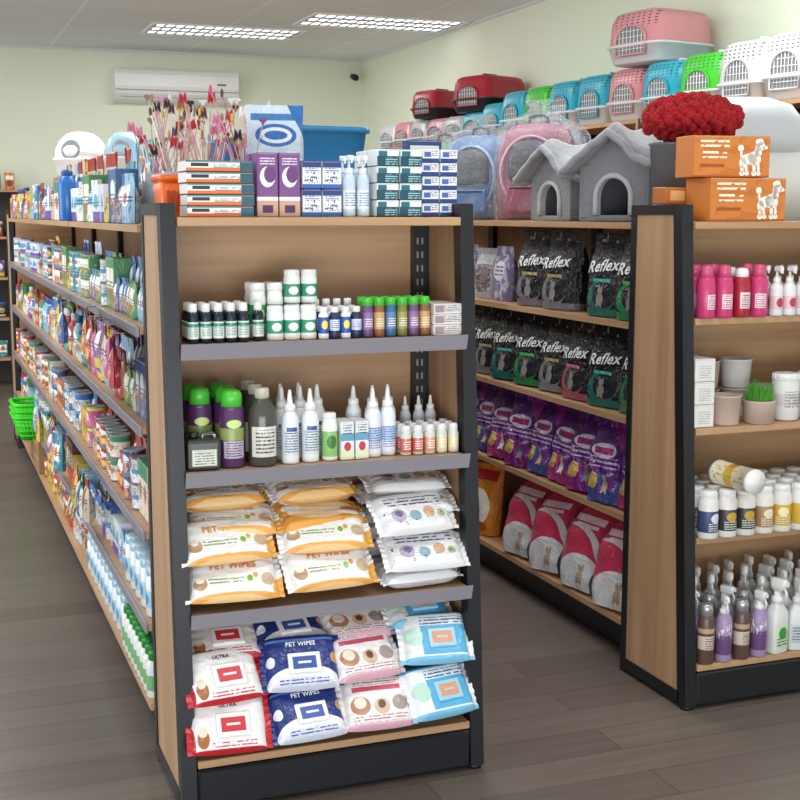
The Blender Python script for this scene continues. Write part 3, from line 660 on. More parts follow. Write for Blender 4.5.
for x,y in ((1.1,3.13),(1.145,3.14),(1.07,3.2),(1.12,3.19),(1.165,3.195)): put(NZ2,x,y,z,group='blue printed nozzle bottles')
RC=[bottle('drops_bottle','tiny clear bottle with %s label and white cap'%n,.0152,.062,pat('m_rc'+n,'#d4d4cc',[('r',.5,.42,.5,.3,c),('l',10,.5,.45,.36,.2,'#f4f0ea')],.2),'screw',.02,.0105,WHITE,neck=.62) for n,c in (('red','#c86a5a'),('orange','#d89a7a'),('cream','#e0d4a8'))]
for c in range(5):
    for r in range(3): put(RC[(0,0,1,2,2)[c]],1.187+c*.034,3.115+r*.036,z,group='tiny labelled bottles')
for x in (1.24,1.28,1.315): put(NZ2,x,3.26,z,sc=.75,group='blue printed nozzle bottles')

# ================================================================= SHELF 4 & 5 : wipes
OR=mat('print_orange','#d8803a',.4); WH=mat('print_white','#f4f4f0',.4)
WO=[pillow('wipes_pack','white and orange soft pack of pet wipes',.222,.135,.046,pat('w_or%d'%int(s),'#eeece8',[('e',.5,-.12,.62,.24,'#eaa850'),('e',.5,-.2,.62,.26,'#f0c88c'),('e',1.0,.1,.12,.36,'#eaac54'),('e',.16,.34,.07,.14,'#b89878'),('e',.16,.44,.045,.08,'#efe4d4'),('e',.84,.36,.07,.14,'#c8b090'),('e',.66,.4,.03,.07,'#7cb83a'),('e',.72,.46,.025,.06,'#e0a05a'),('l',14,.42,.36,.18,.07,'#7c9a5a'),('r',.5,.985,.5,.03,'#f0c078')],.2,bump=.22),
    txt=[('PET WIPES',.024,OR,0,.092)],seed=s) for s in (0,2.1)]
WOT=pillow('wipes_pack','orange soft pack of pet wipes lying on the pile',.222,.135,.044,pat('w_ort','#e2a044',[('e',.5,.45,.36,.32,'#f5e0b8'),('e',.2,.6,.1,.16,'#f7efe4'),('e',.8,.3,.1,.16,'#c87a30')],.25,bump=.25))
WC=[pillow('wipes_pack','white soft pack of wipes with small colourful pictures',.208,.13,.042,pat('w_co%d'%int(s),'#e8e8ea',[('e',.28,.4,.09,.16,'#b8aac4'),('e',.29,.44,.05,.08,'#7a6c90'),('e',.48,.36,.07,.13,'#88acb4'),('e',.66,.42,.07,.14,'#cfa884'),('e',.8,.36,.05,.1,'#a8b088'),('l',12,.5,.72,.34,.1,'#5c5074'),('n',14,.66,.5,.35,.4,.2,'#4a4060')],.2,bump=.25),flm=WHITE,seed=s) for s in (0,1.7)]
z=LA[3]+.004
for ci,(cx,tl,g) in enumerate(((.714,WO,'orange and white wipes packs'),(.957,WO,'orange and white wipes packs'),(1.214,WC,'white wipes packs'))):
    dz=(0,.006,.03)[ci]
    if ci==2: put(tl[1],cx+.004,3.05,z+.022,4,-84,group=g)
    put(tl[0],cx+(-.01,.006,.01)[ci],3.035,z+.024+dz,(-5,4,-3)[ci],(-50,-46,-54)[ci],group=g)
    put(tl[1],cx+(-.014,-.004,-.004)[ci],3.06,z+.118+dz,(4,-4,6)[ci],(-52,-56,-50)[ci],group=g)
    put(WOT if ci==1 else tl[0],cx+(.006,.01,.008)[ci],3.11,z+.172+dz*.6,(-6,5,-5)[ci],(-70,-74,-72)[ci],group=g)
    for i in range(5): put(tl[i%2],cx+R.uniform(-.008,.008),3.215,z+.024+i*.046,R.uniform(-6,6),-86,group=g)
    put(tl[1],cx+R.uniform(-.008,.008),3.15,z+.246,R.uniform(-8,8),-78,group=g)
WR=[pillow('wipes_pack','white and red soft pack of wipes with flip lid',.185,.15,.046,pat('w_red%d'%s,'#eae7e5',[('r',.5,.97,.5,.1,'#c0242e'),('r',.5,.9,.46,.04,'#eeeceb'),('e',-.04,.2,.14,.45,'#c0242e'),('e',1.04,.2,.12,.45,'#c0242e'),('r',.5,.0,.5,.06,'#c0242e'),('e',.19,.24,.07,.16,'#a8683c'),('e',.19,.36,.05,.09,'#e8d8c4'),('l',18,.55,.12,.26,.06,'#c84a50')],.2,bump=.2),txt=[('ULTRA',.014,mat('print_grey','#5a4a50',.4),0,.118)],lid=(.085,.062,.01,.066,WHITE,mat('lid_red','#cc3440',.4)),flm=mat('crimp_red','#c0242e',.35),seed=s) for s in (0,2)]
WN=[pillow('wipes_pack','navy and white soft pack of wipes with flip lid',.185,.15,.048,pat('w_nav%d'%s,'#25367a',[('e',.5,.1,.44,.3,'#e8eaf0'),('e',.5,.02,.4,.18,'#d0d4e2'),('r',.5,.87,.42,.02,'#5c7ccc'),('e',.12,.5,.05,.1,'#e8e8f0'),('e',.9,.52,.05,.1,'#c89a60'),('l',18,.5,.14,.3,.06,'#4a5aa0')],.2,bump=.2),txt=[('PET WIPES',.016,WH,0,.118)],lid=(.085,.055,.005,.066,WHITE,mat('lid_blue','#3456a0',.4)),seed=s) for s in (0,2)]
WP=[pillow('wipes_pack','white and pink soft pack of wipes with animal pictures',.176,.148,.045,pat('w_pink%d'%s,'#ebe7e7',[('r',.5,.97,.5,.06,'#e4b8c4'),('r',.5,.04,.5,.05,'#dcaab8'),('e',.26,.42,.13,.17,'#b88468'),('e',.26,.47,.08,.11,'#ecdfd0'),('e',.54,.38,.1,.15,'#d8b898'),('e',.54,.42,.05,.08,'#6a4a3c'),('e',.78,.42,.1,.14,'#a89890'),('r',.5,.72,.32,.045,'#c85068'),('l',18,.5,.16,.36,.06,'#b87a88'),('l',20,.5,.84,.3,.05,'#8a6a70')],.2,bump=.22),seed=s) for s in (0,2)]
WU=[pillow('wipes_pack','white and sky blue soft pack of wipes',.176,.148,.045,pat('w_blue%d'%s,'#e8ecee',[('r',.5,.97,.5,.06,'#58a8d4'),('r',.6,.42,.3,.28,'#5cb0da'),('e',.2,.5,.12,.18,'#bfe0d0'),('l',16,.6,.78,.3,.08,'#2c6a9c'),('r',.5,.05,.5,.06,'#7cc0e0')],.2,bump=.22),lid=(.075,.055,.015,.066,mat('lid_sky','#9cd0e8',.3),mat('lid_peach','#e09870',.4)),seed=s) for s in (0,2)]
z=LA[4]+.004
for k_,(cx,t,g) in enumerate(((.694,WR,'red and white wipes packs'),(.882,WN,'navy wipes packs'),(1.062,WP,'pink and white wipes packs'),(1.238,WU,'sky blue wipes packs'))):
    zo=(0,.006,.012,.03)[k_]
    put(t[0],cx+(-.024,.004,.006,.016)[k_],2.975,z+.026+zo*.4,(-6,4,-4,9)[k_],(-42,-46,-44,-40)[k_],group=g)
    put(t[1],cx+(-.014,-.008,-.004,.008)[k_],3.02,z+.140+zo,(6,-6,6,-8)[k_],(-46,-40,-50,-43)[k_],group=g)
    put(t[0],cx+R.uniform(-.006,.006),3.1,z+.222+zo,R.uniform(-6,6),-66,group=g)
    for i in range(5): put(t[i%2],cx+R.uniform(-.003,.003),3.21,z+.03+i*.048,R.uniform(-3,3),-86,group=g)

# ================================================================= ROW B LEFT SIDE
RFX=mat('reflex_white','#e8e8e8',.4)
def animal(m,px,pz,s):
    def f(b,d):
        def el(cx,cz,rx,rz):
            n=14; vs=[(px+cx*s,-d(px+cx*s,pz+cz*s)-.003,pz+cz*s)]+[(px+(cx+rx*cos(2*pi*i/n))*s,-d(px+(cx+rx*cos(2*pi*i/n))*s,pz+(cz+rz*sin(2*pi*i/n))*s)-.003,pz+(cz+rz*sin(2*pi*i/n))*s) for i in range(n)]
            b.add(vs,[(0,1+i,1+(i+1)%n) for i in range(n)],m)
        el(0,0,.5,.62); el(0,.85,.36,.32); el(-.22,1.14,.12,.2); el(.22,1.14,.12,.2); el(-.3,-.6,.16,.2); el(.3,-.6,.16,.2)
    return f
def rbag(c,c2,n,w=.2,h=.275,t=.11):
    return standbag('pet_food_bag','black pet food bag with white lettering and %s accents'%n,w,h,t,pat('rb_'+n,'#15161b',[('e',.5,.24,.36,.2,c),('e',.58,.27,.3,.17,'#23262c'),('r',.5,.04,.5,.05,c),('r',.5,.43,.22,.02,c2),('n',8,.62,.5,.95,.5,.08,c2)],.16,bump=.6),
        txt=[('Reflex',.056,RFX,.002,h*.6)],extra=animal(mat('animal_'+n,'#7e7a74',.6),.0,h*.2,.034),ital=.25,wr=.7,n=24,toff=.0045)
RB=[rbag('#267a4a','#4cb060','green'),rbag('#a04860','#c07088','pink'),rbag('#76767e','#a89460','grey'),rbag('#1a6a62','#48a898','teal')]
z=LB[2]+E; y=3.69;i=0
while y<5.6:
    put(RB[[0,3,1,2,0,3,2,2,0,0][i%10]],2.235+R.uniform(0,.02),y,z,-80+R.uniform(-7,7),-6+R.uniform(-3,2),group='black pet food bags'); put(RB[(i+1)%4],2.38,y+.06,z,-90,group='black pet food bags'); y+=.198;i+=1
z=LB[1]+E
for y,k,s in ((3.69,0,1.04),(3.89,3,1.04),(4.24,2,1.04),(4.45,2,1.04),(5.5,2,.8)): put(RB[k],2.245,y,z,-80+R.uniform(-7,7),-3,group='black pet food bags',sc=s)
CLB=standbag('treat_bag','pale clear bag of pet treats',.15,.21,.07,pat('m_clearbag','#b9b6b8',[('e',.5,.4,.36,.28,'#8a7a78'),('r',.5,.78,.36,.1,'#cfd4da'),('n',12,.52,.5,.4,.36,.28,'#6a5a60')],.12,bump=.7),cat='treat bag')
LIL=standbag('treat_bag','lilac and white printed bag of pet treats',.15,.22,.07,pat('m_lilac','#8a80a8',[('n',5,.54,.5,.5,.5,.5,'#c8c4d8'),('e',.5,.55,.3,.18,'#ece8ee'),('l',14,.5,.55,.24,.1,'#5a4a80')],.15,bump=.7),cat='treat bag')
for y,t in ((4.76,LIL),(4.93,CLB),(5.1,LIL),(5.27,CLB)): put(t,2.25,y,z,-85+R.uniform(-8,8),group='pale treat bags')
PU=[standbag('cat_food_bag','purple cat food bag with %s panel'%n,.2,.29,.11,pat('pu_'+n,'#511f6e',[('e',.5,.1,.6,.25,c),('n',6,.58,.5,.5,.5,.5,'#7a3294'),('d',.6,1.,1.22,'#8a2a84'),('e',.5,.62,.34,.09,'#d8d0e4'),('r',.5,.62,.26,.04,'#a0246c'),('e',.3,.25,.16,.1,'#d8b83c'),('n',12,.64,.5,.35,.4,.2,'#c8a8d8'),('l',16,.5,.48,.36,.06,'#e0c8ec')],.13,bump=1.),
    extra=animal(mat('cat_'+n,c3,.6),.03,.06,.032),wr=2.6) for n,c,c3 in (('pink','#b83a7c','#d8d0c8'),('blue','#4058a0','#b8a48c'),('magenta','#8a2a80','#7a7480'))]
z=LB[3]+E; y=3.67;i=0
while y<5.6:
    put(PU[i%3],2.22+R.uniform(0,.03),y,z,-76+R.uniform(-14,14),-7+R.uniform(-5,3),R.uniform(-3,3),group='purple cat food bags'); put(PU[(i+1)%3],2.37,y,z,-90,group='purple cat food bags'); y+=.172;i+=1
BG=standbag('pet_food_bag','large rounded pink pet food bag with grey-white curved panel',.31,.328,.16,pat('m_bigp','#c83a5a',[('n',4,.6,.5,.5,.5,.5,'#d85878'),('e',.30,.1,.62,.62,'#d6d6d8'),('e',.22,.14,.54,.54,'#c43c5c'),('e',.45,.1,.4,.3,'#d9dadc'),('e',1.0,.05,.34,.42,'#2f525a'),('e',1.04,.0,.3,.36,'#4a7078'),('r',.42,.78,.26,.035,'#f0d8de'),('r',.42,.71,.2,.018,'#f0d8de')],.16,bump=.6),extra=animal(mat('dog_tan','#a8907a',.6),.0,.05,.034),wr=1.4,rnd=1.0)
BO=standbag('pet_food_bag','orange pet food bag with white panel',.2,.3,.11,pat('m_bigo','#dc8a2c',[('e',.5,.4,.34,.26,'#f4eee0'),('r',.5,.85,.4,.07,'#c8302c'),('e',.5,.12,.3,.08,'#b0552c')],.2,bump=.6),extra=animal(mat('dog_dark','#5a4638',.6),.0,.1,.04))
z=LB[4]+E; y=3.73
while y<4.7: put(BG,2.25,y,z,-70+R.uniform(-9,9),-8+R.uniform(-3,3),R.uniform(-4,4),group='large pink pet food bags'); y+=.25
put(BO,2.225,4.90,z,-66,-4); put(BG,2.27,5.2,z,-90,group='large pink pet food bags')

# pet houses
def house():
    def plush(n,c):
        m,nt,b=base_mat(n,1.); N=nt.nodes;L=nt.links; t=N.new('ShaderNodeTexNoise'); t.inputs['Scale'].default_value=45; t.inputs['Detail'].default_value=3
        tc=N.new('ShaderNodeTexCoord'); L.new(tc.outputs['Object'],t.inputs['Vector'])
        mx=N.new('ShaderNodeMix'); mx.data_type='RGBA'; a=lin(c); mx.inputs[6].default_value=(a[0]*.85,a[1]*.85,a[2]*.85,1); mx.inputs[7].default_value=a; L.new(t.outputs[0],mx.inputs[0]); L.new(mx.outputs[2],b.inputs['Base Color'])
        b.inputs['Sheen Weight'].default_value=.3
        bp=N.new('ShaderNodeBump'); bp.inputs['Strength'].default_value=.6; bp.inputs['Distance'].default_value=.01; L.new(t.outputs[0],bp.inputs['Height']); L.new(bp.outputs[0],b.inputs['Normal']); return m
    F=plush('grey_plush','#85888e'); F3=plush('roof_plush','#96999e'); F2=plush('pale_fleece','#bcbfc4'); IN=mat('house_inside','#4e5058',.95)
    w,h,d,t=.27,.18,.27,.022
    b=MB(); b.box(-w/2,w/2,-d/2,d/2,0,.02,F,b=.006,seg=2)
    for sx in (-1,1):
        x0,x1=sorted((sx*w/2,sx*(w/2-t))); b.box(x0,x1,-d/2,d/2,.015,h,F,b=.01,seg=3,smooth=True)
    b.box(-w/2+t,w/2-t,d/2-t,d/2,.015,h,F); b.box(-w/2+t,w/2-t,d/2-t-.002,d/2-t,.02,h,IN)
    aw,ah=.13,.14; inner=[(-aw/2,.02),(-aw/2,.05),(-aw/2,ah-aw/2)]+[(-aw/2*cos(a),ah-aw/2+aw/2*sin(a)) for a in [pi*k/12 for k in range(1,12)]]+[(aw/2,ah-aw/2),(aw/2,.05),(aw/2,.02)]
    c=(0,.06); outer=[]
    for x,zz in inner:
        dx,dz=x-c[0],zz-c[1]; k=1e9
        if abs(dx)>1e-6: k=min(k,(w/2)/abs(dx))
        if dz>1e-6: k=min(k,(h-c[1])/dz)
        outer.append((c[0]+dx*k,max(.005,c[1]+dz*k)))
    outer[0]=(-w/2,.005); outer[-1]=(w/2,.005)
    n=len(inner)
    for yy in (-d/2,-d/2+t):
        vs=[(x,yy,zz) for x,zz in inner]+[(x,yy,zz) for x,zz in outer]
        b.add(vs,[(i,n+i,n+i+1,i+1) if yy<-d/2+.001 else (i,i+1,n+i+1,n+i) for i in range(n-1)],F)
    b.add([(x,yy,zz) for yy in (-d/2,-d/2+t) for x,zz in inner],[(i,i+1,n+i+1,n+i) for i in range(n-1)],F2)
    for yy in (-d/2,d/2-t):
        b.add([(-w/2,yy,h),(w/2,yy,h),(0,yy,h+.08),(-w/2,yy+t,h),(w/2,yy+t,h),(0,yy+t,h+.08)],[(0,1,2),(5,4,3),(0,3,4,1),(1,4,5,2),(2,5,3,0)],F)
    root=b.mesh('pet_house')
    r=MB()
    def rf(u,v,o):
        s_=(u-.5)*2; a=abs(s_); x=s_*.19; yy=-d/2-.04+(d+.07)*v
        zz=h+.095-.11*(a**1.1)-.02*sin(pi*a)*(.5+.5*sin(pi*v))+.008*sin(v*11+a*6+s_*2)-.012*sin(pi*v)*(1-a)
        e=min(1-a,v*1.2,(1-v)*1.2)*7; puff=.03*min(1,max(0,e))**.5
        return (x,yy,zz+(puff if o else -.006))
    r.surf(lambda u,v:rf(u,v,1),32,20,F3,True); r.surf(lambda u,v:rf(u,v,0),32,20,F3,True,flip=True)
    for v in (0,1): r.tube([(lambda p,k=k:(p[0],p[1],p[2]+.004-.006*abs(sin(k*.63))))(rf(k/30,v,0)) for k in range(31)],.013,F3,8)
    for u in (0,1): r.tube([(lambda p,k=k:(p[0],p[1],p[2]+.002-.010*abs(sin(k*.5))))(rf(u,k/24,0)) for k in range(25)],.014,F3,8)
    a=MB(); a.tube([(x*1.06,-d/2-.003,zz*1.02) for x,zz in inner],.009,F2,7)
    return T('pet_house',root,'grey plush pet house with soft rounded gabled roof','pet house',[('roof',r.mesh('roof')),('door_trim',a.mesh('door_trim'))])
HS=house()
put(HS,2.385,3.98,1.47+E,-64,group='plush pet houses',sc=(1.05,1.05,1.1)); put(HS,2.40,4.42,1.47+E,-84,group='plush pet houses',sc=(1.,1.,1.0))
# backpacks
def wrapmat():
    m,nt,b=base_mat('clear_film',.05); b.inputs['Base Color'].default_value=(.8,.85,.92,1); b.inputs['Alpha'].default_value=.2
    N=nt.nodes;L=nt.links; n=N.new('ShaderNodeTexNoise'); n.inputs['Scale'].default_value=9; n.inputs['Distortion'].default_value=3; bp=N.new('ShaderNodeBump'); bp.inputs['Strength'].default_value=1; bp.inputs['Distance'].default_value=.06
    L.new(n.outputs[0],bp.inputs['Height']); L.new(bp.outputs[0],b.inputs['Normal']); return m
FILM=wrapmat()
def backpack(c,c2,cn):
    M1=mat('bp_'+cn,c,.45); MS=pat('mesh_'+cn,'#4c5058',[('g',26,26,.34,.5,.5,.5,.5,'#2c2e36')],.6); CL=mat('piping_'+cn,c2,.4)
    b=MB(); b.loft([(0,.13,.08),(.015,.145,.1),(.12,.15,.105),(.26,.145,.1),(.33,.125,.085),(.355,.10,.06),(.365,.05,.03)],M1,3.6)
    q=MB(); q.loft([(.15,.08,.02,0,-.095),(.17,.09,.02,0,-.095),(.25,.085,.02,0,-.093),(.29,.07,.02,0,-.085),(.31,.04,.015,0,-.07)],MS,3,24)
    h=MB(); h.tube([(-.04,0,.355),(-.035,0,.39),(0,0,.40),(.035,0,.39),(.04,0,.355)],.007,BLACK,7)
    s=MB(); s.tube([(.115*cos(2*pi*k/28),-.104+.01*abs(sin(2*pi*k/28)),.18+.135*sin(2*pi*k/28)) for k in range(28)],.006,CL,6,closed=True)
    for sx in (-1,1): s.tube([(sx*.15,0,.02),(sx*.152,-.01,.15),(sx*.146,0,.27),(sx*.12,0,.34)],.006,BLACK,6)
    p=MB(); p.box(-.085,.085,-.125,-.1,.03,.13,M1,b=.01,seg=2); p.box(-.07,.07,-.1265,-.124,.118,.123,BLACK)
    w_=MB(); w_.loft([(.0,.158,.115),(.05,.168,.13),(.12,.165,.122),(.2,.17,.13),(.28,.158,.115),(.34,.15,.11),(.38,.11,.075),(.40,.06,.04),(.42,.03,.02),(.455,.06,.015)],FILM,2.6,44,wr=.05)
    return T('pet_backpack',b.mesh('pet_backpack'),'%s pet carrier backpack in clear plastic wrap'%cn,'pet carrier',[('mesh_window',q.mesh('mesh_window')),('handle',h.mesh('handle')),('piping',s.mesh('piping')),('front_pocket',p.mesh('front_pocket')),('plastic_wrap',w_.mesh('plastic_wrap'))])
for c,c2,cn,x,y,rz,s_ in (('#94566c','#d8a0b4','pink',2.44,4.86,-45,1.08),('#56749f','#98b4d8','blue',2.34,5.22,-50,1.0),('#6c7a90','#a8b8c8','slate',2.68,5.2,-50,1.1),('#5c8e64','#98bc98','green',2.32,5.58,-50,.98)): put(backpack(c,c2,cn),x,y,1.47+E,rz,sc=s_)

# carriers
def carrier(c,cn,low='#d4d6d6',dots=True):
    MT=pat('car_'+cn,c,[('g',11,11,.22,.5,.7,.42,.2,'#3a4046')] if dots else [('g',7,7,.18,.5,.66,.3,.08,'#31343a')],.35); ML=mat('carlow_'+low,low,.4)
    DR=mat('door_'+cn,c,.4)
    w,h,d=.165,.3,.22
    b=MB(); b.loft([(0,w*.85,d*.85),(.008,w*.9,d*.9),(h*.3,w*.98,d*.98),(h*.31,w*1.03,d*1.03),(h*.35,w*1.03,d*1.03)],ML,6)
    q=MB(); q.loft([(h*.35,w*1.03,d*1.03),(h*.38,w*.98,d*.98),(h*.78,w*.93,d*.94),(h*.92,w*.82,d*.88),(h*.96,w*.68,d*.78),(h*.975,w*.4,d*.5)],MT,5.5)
    dd=MB(); ny=-d*.985
    arch=[(-.085,.045)]+[(-.085*cos(a),.13+.075*sin(a)) for a in [pi*k/10 for k in range(11)]]+[(.085,.045)]
    dd.tube([(x,ny-.004,zz) for x,zz in arch],.006,DR,6,closed=True)
    for k in range(-3,4):
        x=k*.021; zt=.13+.075*sqrt(max(0,1-(x/.085)**2)); dd.tube([(x,ny-.003,.045),(x,ny-.003,zt)],.0018,WHITE,5)
    for k in range(4):
        zz=.075+k*.033; xh=.085 if zz<.13 else .085*sqrt(max(0,1-((zz-.13)/.075)**2)); dd.tube([(-xh,ny-.003,zz),(xh,ny-.003,zz)],.0018,WHITE,5)
    dk=MB(); dk.add([(x*.97,ny+.001,zz) for x,zz in arch],[tuple(range(len(arch)))],mat('carrier_dark','#7a8086',.8))
    hd=MB(); hd.tube([(0,-.07,h*.94),(0,-.06,h*1.03),(0,.06,h*1.03),(0,.07,h*.94)],.008,ML,7)
    return T('pet_carrier',b.mesh('pet_carrier'),'plastic pet carrier with %s top and wire door'%cn,'pet carrier',[('top_shell',q.mesh('top_shell')),('wire_door',dd.mesh('wire_door')),('door_opening',dk.mesh('door_opening')),('handle',hd.mesh('handle'))])
CT=carrier('#2fa8c0','turquoise'); CG=carrier('#45c034','green'); CP=carrier('#d08e94','pink'); CR=carrier('#a82434','red',low='#2a2a30',dots=False); CW=carrier('#c4c6c8','light grey'); 
for t,y,sz in ((CW,10.1,.75),(CP,9.75,.75),(CW,9.4,.72),(CP,9.05,.68),(CW,8.72,.66),(CT,8.38,.68),(CT,8.04,.8),(CT,7.72,.97),(CG,7.38,.97),(CT,7.04,.97),(CT,6.68,.97),(CP,6.32,.97),(CT,5.96,.97),(CG,5.60,.97),(CW,5.26,1.04),(CW,4.91,1.04),(CW,4.56,1.04)):
    put(t,3.86,y,2.0+E,-80+R.uniform(-3,3),group='pet carriers on the wall shelf',sc=(.97,.95,sz))
put(CP,3.84,6.2,2.296,-78,group='pet carriers stacked on top',sc=(1.35,1.0,.95)); put(CR,3.84,8.42,2.20,-70,group='pet carriers stacked on top',sc=(1.2,1.,.85)); put(CR,3.84,9.3,2.215,-70,group='pet carriers stacked on top',sc=(1.0,.95,.72))
for i in range(12): put(TUB[(i*3)%NK],3.72,4.15+i*.17,1.52+E,-90,group='tubs on the wall shelf')

# ================================================================= END DISPLAY B
z=LBe[0]+E
SIL=mat('silhouette_white','#f6efe4',.6)
def silh(parts,sc,ox,oz):
    def f(b,w,d,h):
        for cx,cz,rx,rz in parts:
            n=20; b.add([(ox+(cx+rx*cos(2*pi*i/n)*(1+.06*sin(i*5)))*sc,-d/2-.0008,oz+(cz+rz*sin(2*pi*i/n)*(1+.06*sin(i*7)))*sc) for i in range(n)],[tuple(range(n))],SIL)
    return f
POOD=[(0,.52,.28,.17),(.18,.54,.22,.22),(.3,.74,.12,.16),(.38,.9,.15,.13),(.34,1.02,.14,.11),(.52,.86,.1,.055),(.28,.84,.08,.14),(-.26,.68,.04,.13),(-.28,.84,.1,.1),(-.2,.4,.12,.16),(-.22,.22,.055,.14),(-.22,.1,.09,.08),(-.08,.22,.045,.14),(-.06,.1,.075,.07),(.18,.26,.055,.18),(.18,.1,.085,.08),(.32,.26,.045,.18),(.33,.1,.075,.07)]
def ormat(n):
    return pat(n,'#d07c34',[('n',4,.55,.5,.5,.5,.5,'#c4702c'),('l',9,.27,.78,.19,.11,'#fbeeda'),('l',8,.27,.55,.16,.09,'#fbeeda'),('r',.24,.28,.16,.04,'#a6501c'),('r',.5,.02,.5,.03,'#b0581c')],.45)
OB=cartonT('treat_box','orange cardboard treat box with white poodle silhouette',.25,.12,.122,ormat('m_orbox'),deco=silh(POOD,.1,.055,.002))
OB2=cartonT('treat_box','orange cardboard treat box with white poodle silhouette',.27,.13,.128,ormat('m_orbox2'),deco=silh(POOD,.105,.065,.003))
put(OB2,2.345,3.335,z,1,group='orange treat boxes'); put(OB,2.30,3.345,z+.130,-6,group='orange treat boxes')
SBX=cartonT('treat_box','small brown orange treat box lying beside the pile',.09,.07,.05,pat('m_orb2','#b86c30',[('r',.5,.5,.3,.3,'#e8b070')]))
put(SBX,2.185,3.44,z,5); put(SBX,2.185,3.44,z+.052,2)
b=MB(); b.lathe([(0,0),(.062,0),(.078,.245),(.085,.25),(.078,.255),(.065,.2),(0,.2)],mat('grey_pot','#686c72',.6),24)
put(T('pot',b.mesh('pot'),'dark grey round pot holding the red fuzzy toy','pot'),2.33,3.66,1.47+E)
b=MB(); RP=pat('red_fleece','#98101a',[('n',30,.5,.5,.5,.5,.5,'#b41824')],.95,bump=1)
for i in range(210):
    a=i*2.399963; tt=(i+.5)/210; ph=acos(1-2*tt); q_=R.uniform(.92,1.08)
    p=(.155*q_*sin(ph)*cos(a),.12*q_*sin(ph)*sin(a),.08+.068*q_*cos(ph)); s_=R.uniform(.014,.023)
    b.ell(p,s_,s_,s_,RP,7,5)
b.ell((0,0,.08),.15,.11,.064,RP,16,10)
put(T('fleece_bed',b.mesh('fleece_bed'),'bright red curly fleece bundle on the grey pot','pet bed'),2.395,3.66,1.7255)
b=MB(); b.loft([(0,.2,.25),(.25,.22,.27)],WHITE,5); q=MB(); q.loft([(.25,.225,.275),(.36,.215,.265),(.43,.17,.21),(.46,.1,.12)],mat('hood_white','#ccd2d8',.3),3.4)
put(T('litter_house',b.mesh('litter_house'),'large white covered litter box behind the boxes','litter box',[('hood',q.mesh('hood'))]),2.98,4.25,1.47+E,-10)

z=LBe[1]+E
PK1=bottle('shampoo_bottle','bright pink bottle with white label and pink cap',.028,.12,pat('m_pinkb','#c83c74',[('r',.5,.4,.3,.18,'#f0d4de'),('l',18,.5,.4,.26,.15,'#a01850')],.3),'dome',.045,.02,mat('pink_cap','#d0507c',.3),neck=.75)
RK1=bottle('shampoo_bottle','red bottle with white cap',.027,.12,pat('m_redb','#a82438',[('r',.5,.42,.34,.2,'#ead0d0'),('l',18,.5,.42,.28,.16,'#802030')],.3),'dome',.035,.02,WHITE,neck=.75)
for c in range(4):
    for r in range(2): put(PK1 if c!=2 else RK1,2.195+c*.062,3.25+r*.062,z,R.uniform(-20,20),group='pink bottles')
PW=bottle('lotion_bottle','small white pump bottle with pink label',.021,.1,pat('m_pump','#e4e2e2',[('r',.5,.4,.5,.2,'#e4c0c8'),('e',.5,.4,.3,.14,'#b83a50')],.35),'pump',.052,.011,WHITE,neck=.5)
for c in range(9):
    for r in range(3): put(PW,2.445+c*.047,3.25+r*.06,z,R.uniform(-15,15),group='white pump bottles')
z=LBe[2]+E
WBX=cartonT('white_box','plain small white carton in a pile',.07,.08,.068,pat('m_wbx','#dfdddb',[('l',10,.5,.4,.3,.3,'#b0aaa6')]))
for i in range(3): put(WBX,2.195,3.28,z+i*.0695,R.uniform(-3,3),group='white cartons'); put(WBX,2.2,3.38,z+i*.0695,2,group='white cartons')
def potT(m,label,r=.05,h=.09):
    b=MB(); b.lathe([(0,0),(r*.85,0),(r*.88,.003),(r,h*.94),(r*1.04,h*.95),(r*1.04,h),(r*.95,h),(r*.85,.01),(0,.01)],m,24); return T('pet_bowl_pot',b.mesh('pet_bowl_pot'),label,'pot')
PT=potT(mat('beige_ceramic','#c4aea0',.5),'round beige ceramic pot on the shelf'); PTW=potT(mat('white_ceramic','#dcdad6',.4),'round white ceramic pot on the shelf')
put(PT,2.295,3.28,z,group='ceramic pots'); put(PT,2.31,3.42,z,group='ceramic pots'); put(PT,2.31,3.42,z+.0915,group='ceramic pots'); put(PTW,2.43,3.42,z,group='ceramic pots'); put(PTW,2.43,3.42,z+.0915,group='ceramic pots'); put(PTW,2.55,3.42,z,group='ceramic pots')
gp=MB(); gp.lathe([(0,0),(.046,0),(.05,.065),(.052,.07),(.044,.07),(.04,.055),(0,.055)],PT.root.materials[0],24)
gg=MB(); GM=mat('cat_grass','#4e9c32',.6)
for i in range(190):
    a=R.uniform(0,2*pi); r_=.04*sqrt(R.random()); x0,y0=r_*cos(a),r_*sin(a); l=R.uniform(.04,.08); bx,by=R.uniform(-.02,.02),R.uniform(-.02,.02)
    gg.add([(x0-.0018,y0,.055),(x0+.0018,y0,.055),(x0+bx*.4+.0012,y0+by*.4,.055+l*.6),(x0+bx,y0+by,.055+l),(x0+bx*.4-.0012,y0+by*.4,.055+l*.6)],[(0,1,2,4),(4,2,3)],GM)
put(T('cat_grass_pot',gp.mesh('cat_grass_pot'),'pale pot of fresh green cat grass','plant',[('grass',gg.mesh('grass'))]),2.41,3.265,z)
WTR=bottle('milk_powder_tub','tall white tub with grey print',.042,.13,pat('m_wt2','#dddbd9',[('r',.5,.5,.5,.14,'#c8c4c2'),('l',14,.5,.5,.3,.2,'#7a7478')]),'screw',.02,.04,WHITE,neck=.9,sh=.95,cat='tub')
for x in (2.525,2.62,2.715,2.81): put(WTR,x,3.29,z,group='white tubs')
z=LBe[3]+E
